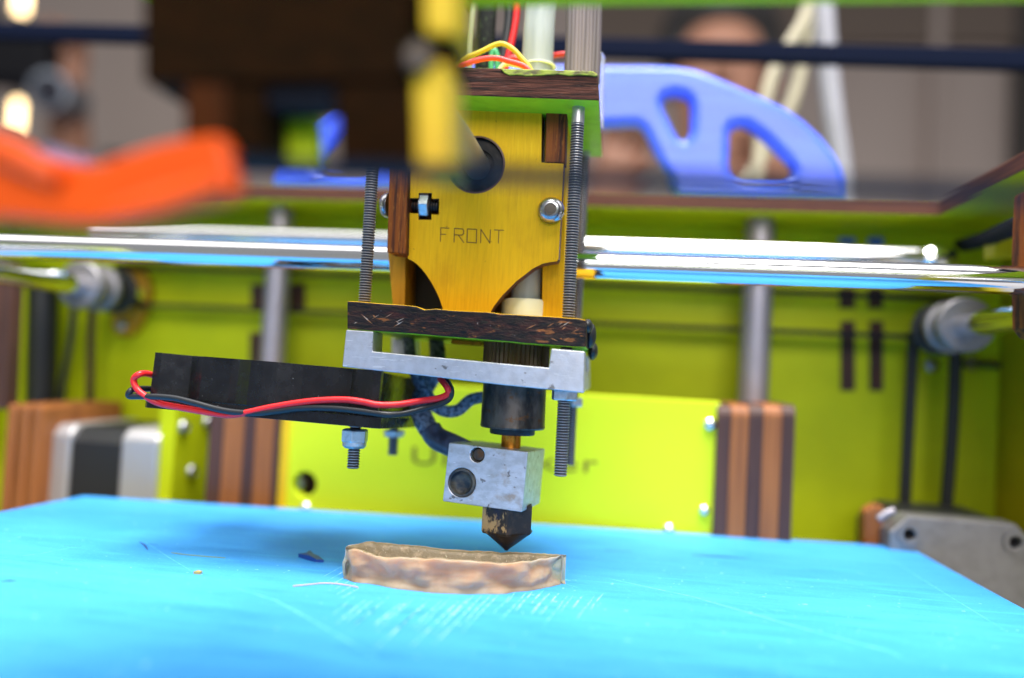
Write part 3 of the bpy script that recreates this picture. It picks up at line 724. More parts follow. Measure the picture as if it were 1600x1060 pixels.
tag(b.build('beige_print', [PRINT, PRINT_TOP], None, atz(735, 926, 0) + Vector((0, 6, 0)), smooth=70), 'half finished beige plastic print with lumpy sides under the nozzle', 'plastic print')

# ================================================================== PRINT HEAD
head = thing('print_head', 'yellow plywood print head marked FRONT with threaded rods and hot nozzle', 'print head', atz(790, 862, 6.4))
# top plate
pt = pxs([(552, 100), (926, 110.5), (934, 116), (936, 158), (552, 143)], 0)
b = MB(); b.prism(pt, (0, 45, 0)); b.paint(lambda n, c: 1 if n.z < -.7 else (2 if n.z > .7 else 0)); b.build('top_plate', [BURNT_X, LIME_UNDER, LIME], head, bevel=.35)
out = [(782, 107.5), (820, 108.5), (870, 109.5), (926, 111.5), (934, 118), (930, 119.5)]
low = [(920, 118), (905, 117), (890, 118.5), (872, 116), (858, 117.5), (840, 118), (822, 119), (808, 117), (796, 118), (788, 114)]
b = MB(); b.prism(pxs(out + low, -.35), (0, .6, 0)); b.build('lime_paint_run', mat('mottled_lime_paint', (.26, .32, .02), .45, layers=[((.07, .06, .012), (.3, .3, .9), .46, .62, 5), ((.42, .50, .04), (.8, .8, .8), .6, .7, 3, .7)], bump=[((.6, .6, .6), .3, .8, 4)]), head, bevel=.15)
# front panel with bearing hole, nut slot and cut-away lower corners
Yp = 10.0
fp = [(643, 146), (700, 150), (724, 160), (724, 163), (775, 164), (776, 162.5), (847, 165), (846, 254), (881, 256), (873, 405), (870, 409), (858, 410.5), (847, 413), (833, 420), (820, 430), (807, 440), (796, 451), (786, 461), (778, 471), (771, 480), (765, 492), (764, 515), (696, 512), (694, 490), (690, 478), (686, 466), (681, 455), (674, 442), (666, 430), (659, 421), (651, 413), (644, 408), (637, 405)]
slot = [(638.5, 310), (654.5, 310), (654.5, 302), (674.5, 302), (674.5, 311), (686, 311), (685.5, 335.5), (674, 335), (674, 343.5), (654, 343.5), (654, 334), (638, 333)]
fp_ = fp[:]
# let the slot open into the left edge of the panel
fp_ = fp[:] + [(638.2, 333)] + slot[::-1][1:-1] + [(639, 310)]
hcen = at(744, 257.5, Yp); hr = 46 * 182 / FPX
def P10(l): return pxs(l, Yp)
fpanel = MB().prism(P10(fp_), (0, 4.4, 0), holes=[circ(hcen, hr, 48)]).paint(lambda n, c: 1 if abs(n.y) < .5 else 0).build('front_panel', [YELLOW, COPPER], head, bevel=.18)
# FRONT, single laser strokes
def stroke(mb, a, c, Y, w):
    a = at(*a, Y); c = at(*c, Y); d = (c - a).normalized(); s_ = Vector((-d.z, 0, d.x)) * w / 2; e = d * w * .4
    mb.prism([a - e + s_, c + e + s_, c + e - s_, a - e - s_], (0, .06, 0))
def Z1(x, y): return (500 + x / 3.3125, 80 + y / 3.3125)
b = MB()
G = [((623, 985), (625, 915)), ((625, 915), (668, 917)), ((624, 948), (650, 949)),
     ((694, 989), (696, 918)), ((696, 918), (738, 921)), ((738, 921), (744, 930)), ((744, 930), (743, 945)), ((743, 945), (735, 953)), ((735, 953), (695, 951)), ((716, 953), (744, 991)),
     ((760, 989), (763, 921)), ((763, 921), (811, 923)), ((811, 923), (809, 993)), ((809, 993), (760, 989)),
     ((831, 992), (833, 923)), ((833, 923), (879, 994)), ((879, 994), (882, 925)),
     ((902, 926), (950, 928)), ((926, 927), (923, 993))]
for a, c in G: stroke(b, Z1(*a), Z1(*c), Yp - .045, .2)
b.build('front_lettering', ENGRAVE, fpanel)
# bearing in the hole
b = MB(); b.lathe([(hr * .995, 4), (hr * .99, .6), (hr * .93, .2), (hr * .92, 1.1), (hr * .90, 1.2), (hr * .60, 1.4), (hr * .58, 2.2), (hr * .46, 2.4)], hcen, (0, 1, 0), 48); b.build('rod_bearing', BEAR, head, smooth=30)
b = MB(); b.lathe([(hr * 1.01, 0.02), (hr * .95, -.1), (hr * .95, .6), (hr * 1.01, .7)], hcen, (0, 1, 0), 48, close=True); b.build('bearing_rim', COPPER, head, smooth=30)
# side panels and their tabs
b = MB(); b.prism(pxs([(852, 160), (887, 161), (880, 515), (846, 512)], 14.6), (0, 32, 0)); b.build('side_panel', YELLOW, head, bevel=.2)
b = MB(); b.prism(pxs([(853.5, 167), (886, 168), (883, 254.5), (852, 253.5)], 9.6), (0, 5.2, 0)); b.build('side_tab', BURNT_Z, head, bevel=.2)
b = MB(); b.prism(pxs([(612, 145), (639, 145), (634, 397), (604.5, 394)], 7.2), (0, 7, 0)); b.build('side_tab', BURNT_Z, head, bevel=.2)
b = MB(); b.prism(pxs([(612, 145), (637, 147), (634, 398), (632, 505), (616, 505), (606, 395)], 14.6), (0, 32, 0)); b.build('side_panel', AMBER, head, bevel=.2)
bp = [at(640, 145, 46), at(900, 160, 46), at(890, 520, 46), at(640, 512, 46)]
b = MB(); b.prism(bp, (0, 5, 0)); b.build('rear_panel', AMBER, head)
b = MB(); b.prism(pxs([(634, 400), (690, 406), (690, 510), (632, 508)], 24), (0, 5, 0)); b.build('inner_shade_sheet', BLACKR, head)  # black sheet added for the darkness of the unlit inside
# bolt and nut in the slot on the left
bl = at(620, 322.5, 12.2); b = MB(); b.thread(at(686, 323.5, 12.2), Vector((bl.x, bl.y, at(686, 323.5, 12.2).z)), 1.42, .6); b.build('slot_bolt', [DARKMETAL, BLACKR], head, smooth=30)  # second material paints shade into the bolt's grooves
nc = at(656.2, 322.5, 12.2); b = MB(); nut(b, nc, 3.05, 2.5, (1, 0, 0)); nn = b.build('slot_nut', NUTM, head, bevel=.15)
hb = at(607.5, 321.5, 11.0); b = MB(); button_head(b, (hb.x, hb.y, hb.z), (-1, 0, 0), 2.95, 1.9); b.build('bolt_head', STEEL, head, smooth=35)
# socket button head bolt on the right
c = at(861, 329.5, Yp); b = MB(); button_head(b, c, (0, -1, 0), 3.1, 2.1); bh = b.build('bolt_head', STEEL, head, smooth=35)
b = MB(); b.lathe([(1.55, 0), (1.5, .02)], c + Vector((0, -2.02, 0)), (0, -1, 0), 6); b.lathe([(1.0, 0), (.9, .02), (0, .02)], c + Vector((0, -2.06, 0)), (0, -1, 0), 6); b.build('hex_socket', DARKMETAL, bh)
# threaded rods at the corners
z_top = at(902, 158, 5).z; z_bot = at(874, 744, 5).z
xr = at(896, 330, 5).x; xl = at(575.5, 375, 5).x
yr = 40
z_bk = at(889, 727, yr).z
zL0 = at(570, 560, 5).z
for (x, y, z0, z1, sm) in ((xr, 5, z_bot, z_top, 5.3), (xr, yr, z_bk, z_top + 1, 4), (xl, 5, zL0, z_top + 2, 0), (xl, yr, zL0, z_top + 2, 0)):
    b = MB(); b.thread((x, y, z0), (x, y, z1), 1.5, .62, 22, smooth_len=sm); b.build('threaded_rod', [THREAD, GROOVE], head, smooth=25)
# lower plate, charred front edge
def Z2(x, y): return (500 + x / 3.3125, 380 + y / 3.3125)
def Z3(x, y): return (500 + x / 3.3125, 620 + y / 3.3125)
top_e = [(140, 300), (205, 303), (270, 309), (330, 314), (430, 320), (500, 328), (540, 345), (600, 340), (680, 348), (760, 352), (870, 357), (940, 366), (1000, 369), (1100, 376), (1190, 380), (1270, 386), (1340, 391), (1378, 400)]
bot_e = [(1376, 540), (1330, 540), (1240, 533), (1150, 526), (1060, 520), (960, 510), (860, 502), (760, 494), (640, 485), (520, 474), (400, 465), (280, 457), (140, 446)]
lp = pxs([Z2(*p) for p in top_e + bot_e], 0)
b = MB()
bm = b.bm
b.prism(lp, (0, 46, 0)); b.paint(lambda n, c: 1 if n.z < -.7 else (2 if n.z > .7 else 0)); b.build('lower_plate', [CHAR, LIME_UNDER, YELLOW], head, bevel=.3)
# dark blobs on the plate's right side and gouges on its face
b = MB(); b.sphere(at(*Z2(1400, 480), 14), (1.4, 5, 3.0), 10, 8); b.sphere(at(*Z2(1385, 430), 8), (1.2, 4, 1.6), 10, 8); b.sphere(at(*Z2(1412, 560), 22), (1.3, 6, 2.2), 10, 8)
b.build('glue_blob', BLACKR, head, smooth=True)
b = MB()
for k in range(16):
    x = rnd.choice([rnd.uniform(160, 520), rnd.uniform(1040, 1340)]); y = 340 + (x - 140) * .075 + rnd.uniform(0, 90); L_ = rnd.uniform(20, 90)
    sl = rnd.choice([-.45, .9, .7, -.6])
    a = Z2(x, y); c = Z2(x + L_ * .7, min(max(y + L_ * .7 * sl, 320 + (x - 140) * .075), 430 + (x - 140) * .075))
    a = at(*a, -.02); c = at(*c, -.02); d = (c - a).normalized(); s_ = Vector((-d.z, 0, d.x)) * rnd.uniform(.05, .16)
    m1 = (a + c) / 2
    b.prism([a, m1 + s_, c, m1 - s_], (0, .15, 0))
b.build('splinters', mat('torn_wood', (.34, .13, .045), .5, layers=[((.5, .42, .36), (.4, .4, .4), .5, .65, 3)]), head)['kind'] = 'stuff'
# aluminium bracket
al = [(135, 449), (275, 459), (271, 561), (1184, 646), (1197, 547), (1366, 561), (1370, 566), (1365, 772), (1362, 776), (960, 737), (560, 690), (120, 641), (115, 636)]
brk = MB().prism(pxs([Z2(*p) for p in al], -.6), (0, 7.5, 0)).build('aluminium_bracket', ALU, head, bevel=.3)
b = MB(); b.prism(pxs([Z2(*p) for p in ((124, 549), (1366, 664), (1361, 774), (960, 735), (560, 688), (124, 640))], 0), (0, 30, 0))
for v in b.bm.verts: v.co.y += 7
b.build('bracket_web', ALU, brk, bevel=.3)
for xa_, xb_ in ((128, 272), (1200, 1362)):
    o_ = pxs([Z2(xa_, 452 + (xa_ - 135) * .09), Z2(xb_, 452 + (xb_ - 135) * .09), Z2(xb_, 640 + (xb_ - 120) * .1), Z2(xa_, 640 + (xa_ - 120) * .1)], 0)
    b = MB(); b.prism(o_, (0, 6, 0))
    for v in b.bm.verts: v.co.y += 37.1
    b.build('bracket_post', ALU, brk, bevel=.3)
# nuts and thread ends below the bracket
zn = at(*Z2(1270, 762), 5).z
b = MB(); nut(b, (xr, 5, zn - 2.3), 3.0, 2.3, (0, 0, 1), phase=.25); b.build('rod_nut', NUTM, head, bevel=.12)
zn2 = at(*Z2(1330, 800), yr).z
b = MB(); nut(b, (xr, yr, zn2 - 2.4), 3.0, 2.4, (0, 0, 1), phase=.1); b.build('rod_nut', NUTM, head, bevel=.12)
# insulator column
Yh = 15.0
def col_axis(zx, zy): return at(*Z2(zx, zy), Yh)
xc = col_axis(1015, 600).x
def zat(y): return at(*Z2(1015, y), Yh).z
z1, z2_, z3_, z4_ = zat(500), zat(690), zat(735), zat(958)
b = MB(); seg = 88; prof_r = 7.9
rings = []
for h in (z2_, z1):
    rings.append([bm_ for bm_ in [b.bm.verts.new((xc + math.cos(2 * math.pi * i / seg) * (prof_r if i % 2 else prof_r * .955), Yh + math.sin(2 * math.pi * i / seg) * (prof_r if i % 2 else prof_r * .955), h)) for i in range(seg)]])
for i in range(seg): b.face([rings[0][i], rings[0][(i + 1) % seg], rings[1][(i + 1) % seg], rings[1][i]])
b.face(rings[0][::-1]); b.face(rings[1]); b.build('ribbed_insulator', RIBBED, head)
b = MB(); b.lathe([(7.5, z4_), (7.75, z4_ + .4), (7.65, z4_ + 1.2), (7.5, z2_)], (xc, Yh, 0), (0, 0, 1), 48); b.build('hot_end_sleeve', DARKMETAL, head, smooth=35)
zd = at(*Z2(1010, 990), Yh).z
b = MB(); b.lathe([(5.2, zd), (5.4, zd + .3), (5.4, z4_)], (xc, Yh, 0), (0, 0, 1), 40); b.build('washer', BLACKR, head, smooth=35)
# heater block
bc = at(*Z3(853, 415), 7)
rot = Matrix.Rotation(R(-7), 3, 'Z') @ Matrix.Rotation(R(2.2), 3, 'Y') @ Matrix.Rotation(R(-2.5), 3, 'X')
W, Dp, Hh = 18.9, 18.5, 13.5
ctr = bc + rot @ Vector((0, Dp / 2, 0))
def bl_(x, y, z): return ctr + rot @ Vector((x, y, z))
fr = [bl_(-W / 2, -Dp / 2, -Hh / 2), bl_(W / 2, -Dp / 2, -Hh / 2), bl_(W / 2, -Dp / 2, Hh / 2), bl_(-W / 2, -Dp / 2, Hh / 2)]
ey = rot @ Vector((0, 1, 0)); ex = rot @ Vector((1, 0, 0)); ez = rot @ Vector((0, 0, 1))
def rc(cx_, cz_, r, n): return [bl_(cx_ + math.cos(2 * math.pi * i / n) * r, -Dp / 2, cz_ + math.sin(2 * math.pi * i / n) * r) for i in range(n)]
h1 = (-2.3, 4.7); h2 = (-5.3, -2.0)
blk = MB().prism(fr, ey * Dp, holes=[rc(h1[0], h1[1], 1.68, 28), rc(h2[0], h2[1], 3.3, 40)]).build('heater_block', BLOCKM, head, bevel=.22)
b = MB(); b.lathe([(1.66, 0), (1.3, -.6), (0, -.7)], bl_(h1[0], -Dp / 2 + 1.8, h1[1]), ey, 24); b.build('set_screw', DARKMETAL, blk, smooth=40)
b = MB(); b.lathe([(3.28, 0), (3.28, -1.7), (3.1, -1.95), (2.7, -1.95), (2.4, -1.3), (1.9, -.8), (1.2, -.6), (0, -.55)], bl_(h2[0], -Dp / 2 + 1.6, h2[1]), ey, 40)
b.build('heater_cartridge', mat('heat_blued_steel', (.13, .11, .085), .5, .5, layers=[((.025, .035, .05), (.22, .22, .3), .42, .6, 3)]), blk, smooth=30)
# brass tube between sleeve and block
zt_ = bl_(0, 0, Hh / 2).z
b = MB(); b.lathe([(2.35, zt_ - 1), (2.35, z4_ - .2)], (xc - .2, Yh, 0), (0, 0, 1), 32); b.build('brass_tube', BRASS, head, smooth=35)
# nozzle: hexagon body and cone
tip = at(788.5, 860, Yh - 1.5); nb_ = at(*Z3(966, 690), Yh - 1.5); nt_ = bl_(0, 0, -Hh / 2); 
zt0 = at(*Z3(966, 560), Yh - 1.5).z
b = MB(); b.lathe([(6.3, nb_.z - .4), (6.6, nb_.z + .2), (6.6, zt0 + .6)], (tip.x + .1, Yh - 1.5, 0), (0, 0, 1), 6, phase=R(8)); b.paint(lambda n, c: 0 if n.x < -.2 and n.y < 0 else 1); noz = b.build('nozzle', [NOZ, NOZTIP], head, bevel=.25)
b = MB(); b.lathe([(5.9, nb_.z + .1), (5.7, nb_.z - .3), (.62, tip.z + .35), (.45, tip.z + .05)], (tip.x + .4, Yh - 1.5, 0), (0, 0, 1), 40); b.build('nozzle_tip', NOZTIP, noz, smooth=35)
# white collar and bowden tube on the lower plate
cb = at(*Z2(1062, 345), Yh + 3); zc0 = at(*Z2(1060, 395), Yh + 3).z; zc1 = at(*Z2(1062, 296), Yh + 3).z
b = MB(); b.lathe([(5.75, zc0), (5.75, zc1 - .5), (5.4, zc1), (3.9, zc1)], (cb.x, cb.y, 0), (0, 0, 1), 40); b.build('white_collar', COLLAR, head, smooth=35)
ztt = at(850, -60, Yh + 8).z
b = MB(); b.lathe([(3.7, zc1 - .3), (3.7, zc1 + 9), (3.2, zc1 + 9.4), (3.2, zc1 + 11), (3.7, zc1 + 11.5), (3.7, z_top + .2)], (cb.x, cb.y, 0), (0, 0, 1), 32); b.build('bowden_tube', TUBEM, head, smooth=35)
def Z6(x, y): return (660 + x / 4.4167, y / 4.4167)
b = MB(); b.tube([at(*Z6(790, 580), 22), at(*Z6(800, 300), 22), at(*Z6(808, 150), 22.5), at(*Z6(822, -10), 23), at(*Z6(835, -160), 24)], 3.95, 24, 6); b.build('bowden_tube', TUBEM, head, smooth=True)
b = MB(); b.lathe([(4.1, 0), (4.5, .1), (4.5, .3), (4.1, .4)], at(*Z6(800, 470), 22), (0, 0, 1), 32); b.build('tube_ring', COLLAR, head, smooth=35)
b = MB()
for k in range(9):
    x = 1012 + k * 24.5
    b.tube([at(*Z6(x - 12, 580), 20), at(*Z6(x + 2, 240), 20), at(*Z6(x + 8, -60), 20)], .98, 8, 5)
b.build('ribbon_cable', RIBBON, head, smooth=True)
b = MB(); b.prism(pxs([Z6(1204, 352), Z6(1240, 356), Z6(1262, 400), Z6(1250, 700), Z6(1252, 900), Z6(1226, 880), Z6(1214, 600)], 30), (0, 1.5, 0)); b.build('clear_strip', CLEAR, head, bevel=.3)
b = MB(); b.tube([at(*Z6(420, 600), 30), at(*Z6(435, 250), 30), at(*Z6(455, -60), 31)], 2.6, 10, 6, flat=(1, .4)); b.build('black_flat_cable', mat('flat_cable_black', (.006, .007, .007), .6, spec=.15, layers=[((.10, .16, .07), (2.4, 2.4, 1.2), .62, .7, 2, .7)]), head, smooth=True)
for pts, r, m_, nm, Y in (([(640, -60), (652, 60), (640, 180), (612, 310), (575, 475), (560, 600)], .88, REDW, 'red_wire', 26), ([(586, -60), (600, 90), (585, 240), (545, 470), (530, 600)], 1.3, BLKW, 'black_wire', 29),
                          ([(170, 560), (228, 465), (290, 405), (400, 360), (500, 312), (560, 305), (630, 345), (690, 410), (740, 470), (780, 560)], .62, YELW, 'yellow_wire', 14), ([(180, 560), (243, 468), (320, 435), (420, 408), (510, 403), (600, 425), (690, 452), (740, 490), (790, 560)], .66, PINKW, 'pink_red_wire', 12),
                          ([(590, 430), (620, 400), (690, 412), (760, 420)], .7, PINKW, 'pink_red_wire', 24), ([(820, 405), (900, 386), (960, 376), (1030, 374)], .72, PINKW, 'pink_red_wire', 28),
                          ([(314, 600), (318, 440), (322, 300), (345, 60), (350, -40)], .8, mat('grey_green_wire', (.35, .38, .26), .4), 'grey_wire', 24), ([(474, 580), (476, 468), (480, 380), (500, 350), (516, 390), (518, 440), (518, 580)], .7, mat('green_lead', (.05, .34, .14), .35), 'green_wire', 22),
                          ([(500, 560), (560, 450), (640, 455), (700, 475), (760, 560)], .6, mat('cream_lead', (.75, .7, .4), .4), 'cream_wire', 20)):
    b = MB(); b.tube([at(*Z6(x, y), Y) for x, y in pts], r, 10, 8); b.build(nm, m_, head, smooth=True)
b = MB(); b.prism(pxs([Z6(60, 408), Z6(275, 408), Z6(282, 600), Z6(60, 600)], 34), (0, 2, 0)); b.build('circuit_board', PCB, head, bevel=.1)
b = MB(); b.prism(pxs([Z6(268, -40), Z6(330, -40), Z6(330, 40), Z6(272, 36)], 30), (0, 5, 0)); b.build('plug', BLACKP, head, bevel=.4)
# sensor cable under the plate
def zz2(x, y, Y): return at(*Z2(x, y), Y)
b = MB(); b.tube([zz2(455, 470, 28), zz2(462, 530, 28), zz2(470, 600, 28), zz2(500, 690, 27), zz2(545, 770, 26), zz2(600, 845, 25), zz2(660, 872, 25), zz2(720, 862, 25), zz2(780, 812, 26), zz2(860, 795, 27)], 1.55, 12, 8); b.build('braided_cable', BRAID, head, smooth=True)
b = MB(); b.tube([zz2(600, 480, 34), zz2(606, 640, 32), zz2(540, 760, 30), zz2(520, 860, 27), zz2(560, 960, 24), zz2(600, 1000, 22)], [2.0, 2.3, 2.5, 2.7, 2.6, 2.4], 14, 8, flat=(1, .75)); b.build('cable_sleeve', BRAID, head, smooth=True)
b = MB(); b.tube([zz2(572, 965, 23), zz2(605, 1010, 22), zz2(690, 1050, 20), zz2(760, 1085, 18)], 2.9, 12, 6, flat=(1, .75)); b.build('heat_shrink', SHRINK, head, smooth=True)
# hanging pieces seen through the bracket slot
b = MB(); b.prism(pxs([Z2(680, 500), Z2(838, 512), Z2(835, 531), Z2(678, 520)], 18), (0, 6, 0)); b.build('panel_tab', AMBER, head, bevel=.2)

# cooling fan screwed under the bracket
def Z4(x, y): return (180 + x / 2.9444, 500 + y / 2.9444)
tl = at(*Z4(150, 143), -1.6); tr = at(*Z4(1215, 236), -1.6); blp = at(*Z4(122, 402), -1.6); brp = at(*Z4(1213, 502), -1.6)
exf = (brp - blp); wf = exf.length; exf.normalize()
ezf = (tl - blp); hf = ((tl - blp).length + (tr - brp).length) / 2; 
ezf = (ezf - exf * ezf.dot(exf)).normalized(); eyf = ezf.cross(exf); eyf = -eyf if eyf.y < 0 else eyf
eyf = (eyf - ezf * .055).normalized(); ezf = (ezf - eyf * ezf.dot(eyf)).normalized()
df = 41.0
def F(x, y, z): return blp + exf * x + eyf * y + ezf * z
tw = 1.1
fan = None
cen = (wf / 2, df / 2)
def fan_outline(cut):
    """square plan whose sides are scooped between the corner posts"""
    out = []
    cp = 7.2
    pts = []
    a = cut
    cp = 1.8; q = 6.2
    pts = [(0, 0), (cp, 0), (cp + q, a), (cp + q + 4, a * .35), (wf - cp - q - 4, a * .35), (wf - cp - q, a), (wf - cp, 0), (wf, 0), (wf, cp), (wf - a, cp + q), (wf - a, df - cp - q), (wf, df - cp), (wf, df), (wf - cp, df), (wf - cp - q, df - a), (cp + q, df - a), (cp, df), (0, df), (0, df - cp), (a, df - cp - q), (a, cp + q), (0, cp)]
    return [(1.0 + x * (wf - 2.) / wf, 1.0 + y * (df - 2.) / df) for x, y in pts]
flh = 2.6
def chamfer_sq(ch): return [(ch, 0), (wf - ch, 0), (wf, ch), (wf, df - ch), (wf - ch, df), (ch, df), (0, df - ch), (0, ch)]
def fpris(outl, z0, z1, holes=()):
    hz_ = [[F(x, y, z0) for x, y in h] for h in holes]
    return MB().prism([F(x, y, z0) for x, y in outl], ezf * (z1 - z0), holes=hz_)
hub_hole = [(cen[0] + 20.5 * math.cos(2 * math.pi * i / 40), cen[1] + 20.5 * math.sin(2 * math.pi * i / 40)) for i in range(40)]
fan = fpris(fan_outline(3.0), flh, hf, [hub_hole]).build('cooling_fan', BLACKP, head, bevel=.35)
fpris(chamfer_sq(1.2), 0, flh - .15, [hub_hole]).build('fan_flange', BLACKP, fan, bevel=.25)
b = MB(); b.lathe([(10, 1), (10.5, 1.6), (10.5, hf - 1)], F(cen[0], cen[1], 0), ezf, 32); b.build('fan_hub', BLACKP, fan, smooth=35)
for k in range(7):
    a0 = 2 * math.pi * k / 7
    def bp_(r, a, z): return F(cen[0] + r * math.cos(a), cen[1] + r * math.sin(a), z)
    b = MB(); v = [bp_(10, a0, 2.2), bp_(20, a0 - .1, 2.2), bp_(20, a0 + .5, hf - 2), bp_(10, a0 + .6, hf - 2)]
    b.prism(v, ezf * .6); b.build('fan_blade', BLACKP, fan)
# wires around the fan
Yw = -2.9
red = [(190, 262), (150, 248), (112, 250), (85, 275), (100, 318), (140, 352), (200, 384), (300, 404), (420, 425), (520, 438), (600, 428), (700, 406), (820, 385), (940, 371), (1060, 368), (1140, 378), (1210, 391), (1300, 390), (1400, 374), (1490, 360), (1530, 340), (1527, 312), (1495, 270)]
blk_ = [(175, 318), (110, 318), (72, 326), (64, 350), (110, 352), (200, 354), (280, 362), (370, 384), (470, 411), (560, 426), (650, 428), (740, 420), (830, 408), (920, 404), (1020, 408), (1110, 417), (1190, 428), (1260, 436), (1330, 430), (1420, 407), (1500, 384), (1538, 360), (1545, 320), (1520, 272)]
def wire_pts(l, red_):
    out = []
    for i, (x, y) in enumerate(l):
        Y = Yw
        if i == 0: Y = 4
        if i == 1: Y = 0
        if x > 1250: Y = Yw + (x - 1250) / 300 * 9
        if red_ and 150 < x < 600 and y > 370: Y = Yw + .9
        if i == len(l) - 1: Y += 6
        out.append(at(*Z4(x, y), Y))
    return out
b = MB(); b.tube(wire_pts(red, True), .74, 14, 10); b.build('red_wire', REDW, fan, smooth=True)
b = MB(); b.tube(wire_pts(blk_, False), .72, 14, 10); b.build('black_wire', BLKW, fan, smooth=True)
# fan bolts and lock nuts
for (zx, z_t, z_b, z_e, Y, ph) in ((1105, 500, 590, 684, 5, .1), (1283, 503, 540, 622, 40, .5)):
    c = at(*Z4(zx, z_t), Y); hn = c.z - at(*Z4(zx, z_b), Y).z; he = c.z - at(*Z4(zx, z_e), Y).z
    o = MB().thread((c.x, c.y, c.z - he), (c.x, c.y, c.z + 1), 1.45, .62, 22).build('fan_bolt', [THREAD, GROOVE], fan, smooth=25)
    b = MB(); b.lathe([(2.9, -.1), (3.15, -.5), (3.15, -hn * .62), (2.95, -hn * .70)], c, (0, 0, 1), 6, phase=ph)
    o = b.build('lock_nut', NUTM, fan, bevel=.2)
    b = MB(); b.lathe([(2.75, -hn * .66), (2.75, -hn * .88), (2.2, -hn), (1.5, -hn)], c, (0, 0, 1), 28); b.build('nut_collar', NUTM, fan, smooth=35)

# ================================================================== GANTRY RODS
YR = 29.0
c = at(800, 412, YR); rr = 43 / 2 * 198.5 / FPX
b = MB(); b.cyl((XL + 4, YR, c.z), (at(1640, 440, YR).x, YR, c.z), rr, 48)
tag(b.build('cross_rod', CHROME, None, (0, YR, c.z), smooth=40), 'bright polished steel cross rod running sideways through the print head', 'steel rod')
b = MB(); b.cyl((hcen.x, 16, hcen.z), (hcen.x, -84, hcen.z), 3.0, 36)
tag(b.build('guide_rod', GOLDROD, None, (hcen.x, -30, hcen.z), smooth=40), 'blurred steel guide rod coming forward out of the black bearing hole', 'steel rod')

# ================================================================== BLUE PRINTED ARCH on the frame
def Z8(x, y): return (880 + x / 3.3125, 60 + y / 3.3125)
Ya = yo + 4
outl = [(215, 130), (400, 130), (560, 133), (680, 150), (780, 185), (850, 215), (1000, 280), (1150, 350), (1250, 418), (1340, 500), (1405, 580), (1450, 660), (1474, 740), (1482, 870)]
inner = [(590, 850), (570, 790), (525, 700), (470, 590), (430, 500), (405, 462), (380, 446), (215, 452)]
ho1 = [(512, 320), (530, 296), (575, 285), (625, 292), (652, 315), (662, 350), (660, 480), (648, 515), (625, 527), (602, 515), (575, 470), (540, 400), (518, 350)]
ho2 = [(868, 470), (885, 448), (930, 444), (975, 462), (1020, 495), (1090, 560), (1150, 622), (1188, 672), (1196, 705), (1180, 728), (1140, 736), (940, 736), (895, 722), (868, 690), (860, 640)]
Ppos = lambda l: [at(*Z8(x, y), Ya) for x, y in l]
o1 = Ppos(outl); i1 = Ppos(inner); xm = at(856, 200, Ya).x
mir = lambda l: [Vector((2 * xm - p.x, p.y, p.z)) for p in l]
full = mir(o1)[::-1] + o1 + i1 + mir(i1)[::-1]
for p in full: p.z = max(p.z, ZT + .02) if p.z < ZT + 6 and p not in () else p.z
H1, H2 = Ppos(ho1), Ppos(ho2)
b = MB(); b.prism(full, (0, 8, 0), holes=[H1, H2, mir(H1), mir(H2)])
tag(b.build('plastic_arch', BLUEP, None, (xm, Ya, ZT), bevel=3.2, bseg=5, smooth=60), 'periwinkle blue printed plastic arch standing on the frame behind the head', 'plastic print')

# dark bar behind the printer
a = at(-260, 42, 165); c = at(1900, 104, 165); d = c - a; rot = Matrix.Rotation(-math.atan2(d.z, d.x), 3, 'Y')
b = MB(); b.box((a + c) / 2, (d.length, 5, 8.5), rot)
tag(b.build('crossbar', mat('navy_bar_paint', (.0025, .005, .018), .85, spec=.08), None, (a + c) / 2, bevel=1), 'dark navy crossbar running behind the printer along the top', 'bar')
# white cables behind it
def cable(pts, Y, r, m_, label, name):
    b = MB(); P = [at(x, y, Y) for x, y in pts]; b.tube(P, r, 16, 8)
    tag(b.build(name, m_, None, P[-1], smooth=True), label, 'cable')
cable([(1268, -60), (1260, 20), (1240, 60), (1222, 88), (1207, 118), (1198, 150), (1190, 200), (1180, 330)], 205, 3.0, CABLE_C, 'cream cable curling left, the leftmost behind the blue arch', 'hanging_cable')
cable([(1262, -60), (1262, 30), (1254, 90), (1245, 135), (1225, 190), (1195, 240), (1160, 300), (1150, 340)], 212, 3.2, CABLE_C, 'cream cable slanting down behind the round hole of the blue arch', 'hanging_cable')
cable([(1282, -60), (1286, 20), (1292, 100), (1301, 180), (1312, 260), (1318, 340)], 225, 5.2, CABLE_W, 'thick white hose hanging straight, rightmost of the pale cables', 'hanging_hose')

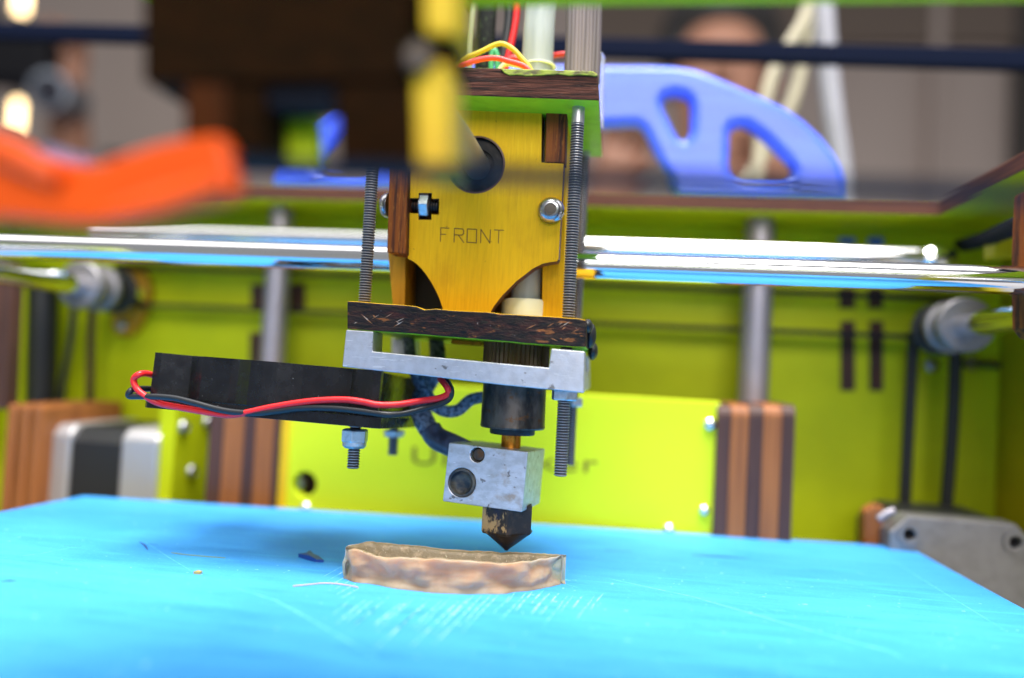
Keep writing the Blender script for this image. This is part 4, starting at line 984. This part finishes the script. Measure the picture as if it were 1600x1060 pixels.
# ================================================================== FOREGROUND: front slide block, belt, orange clip
Yf = -83.0
fb = thing('front_slide_block', 'blurred dark plywood slide block with a yellow face in the foreground', 'block', at(460, 262, Yf))
def blk_px(poly, Y, d, m_, nm, bev=.5):
    b = MB(); b.prism(pxs(poly, Y), (0, d, 0)); return b.build(nm, m_, fb, bevel=bev)
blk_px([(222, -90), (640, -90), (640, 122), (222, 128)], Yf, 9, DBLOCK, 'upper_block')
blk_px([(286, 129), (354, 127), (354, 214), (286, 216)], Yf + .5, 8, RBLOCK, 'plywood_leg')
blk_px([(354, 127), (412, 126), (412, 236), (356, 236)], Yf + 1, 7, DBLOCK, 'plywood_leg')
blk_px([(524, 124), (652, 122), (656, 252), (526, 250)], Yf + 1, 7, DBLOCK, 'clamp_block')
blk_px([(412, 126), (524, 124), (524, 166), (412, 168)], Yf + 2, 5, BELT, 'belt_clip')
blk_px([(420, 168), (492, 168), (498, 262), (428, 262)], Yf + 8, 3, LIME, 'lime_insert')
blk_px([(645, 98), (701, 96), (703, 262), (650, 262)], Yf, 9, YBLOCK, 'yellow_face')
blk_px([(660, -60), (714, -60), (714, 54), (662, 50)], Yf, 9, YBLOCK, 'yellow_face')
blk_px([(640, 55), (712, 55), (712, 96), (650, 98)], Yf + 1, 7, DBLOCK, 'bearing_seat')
b = MB(); p = at(655, 95, Yf - .5); b.lathe([(1.5, 0), (1.7, .3), (1.7, 1.6), (1.2, 2)], p, (.2, -1, 0), 24); b.build('bolt_head', DARKMETAL, fb, smooth=35)
b = MB()
for (p, q, hgt) in (((180, 252), (1800, 312), .8),):
    a = at(*p, Yf - 2); c = at(*q, Yf - 2); d = c - a
    rot = Matrix.Rotation(-math.atan2(d.z, d.x), 3, 'Y'); b.box((a + c) / 2, (d.length, 5, hgt), rot)
tag(b.build('front_belt', BELT, None, at(800, 262, Yf)), 'dark blurred timing belt crossing the foreground in front of the yellow panel', 'belt')
Yo = -88
og = [(-60, 190), (0, 219), (60, 238), (110, 252), (150, 254), (190, 238), (240, 222), (300, 210), (345, 206), (358, 230), (366, 270), (374, 300), (340, 314), (280, 328), (220, 344), (170, 352), (100, 352), (40, 346), (-60, 340)]
oc = thing('orange_clip', 'glossy orange plastic clip blurred in the left foreground', 'clip', at(150, 350, Yo))
b = MB(); b.prism(pxs(og, Yo), (0, 3, 0)); b.build('clip_body', ORANGE, oc, bevel=1.1, bseg=4, smooth=60)
b = MB(); b.tube([at(-40, 214, Yo - 1), at(30, 246, Yo - 1), at(90, 282, Yo - 1)], [1.4, 2.0, 1.0], 12, 6); b.build('clip_ridge', ORANGE, oc, smooth=True)
b = MB(); b.tube([at(170, 338, Yo - 1), at(250, 318, Yo - 1), at(345, 284, Yo - 1)], [1.0, 1.8, 1.2], 12, 6); b.build('clip_ridge', ORANGE, oc, smooth=True)
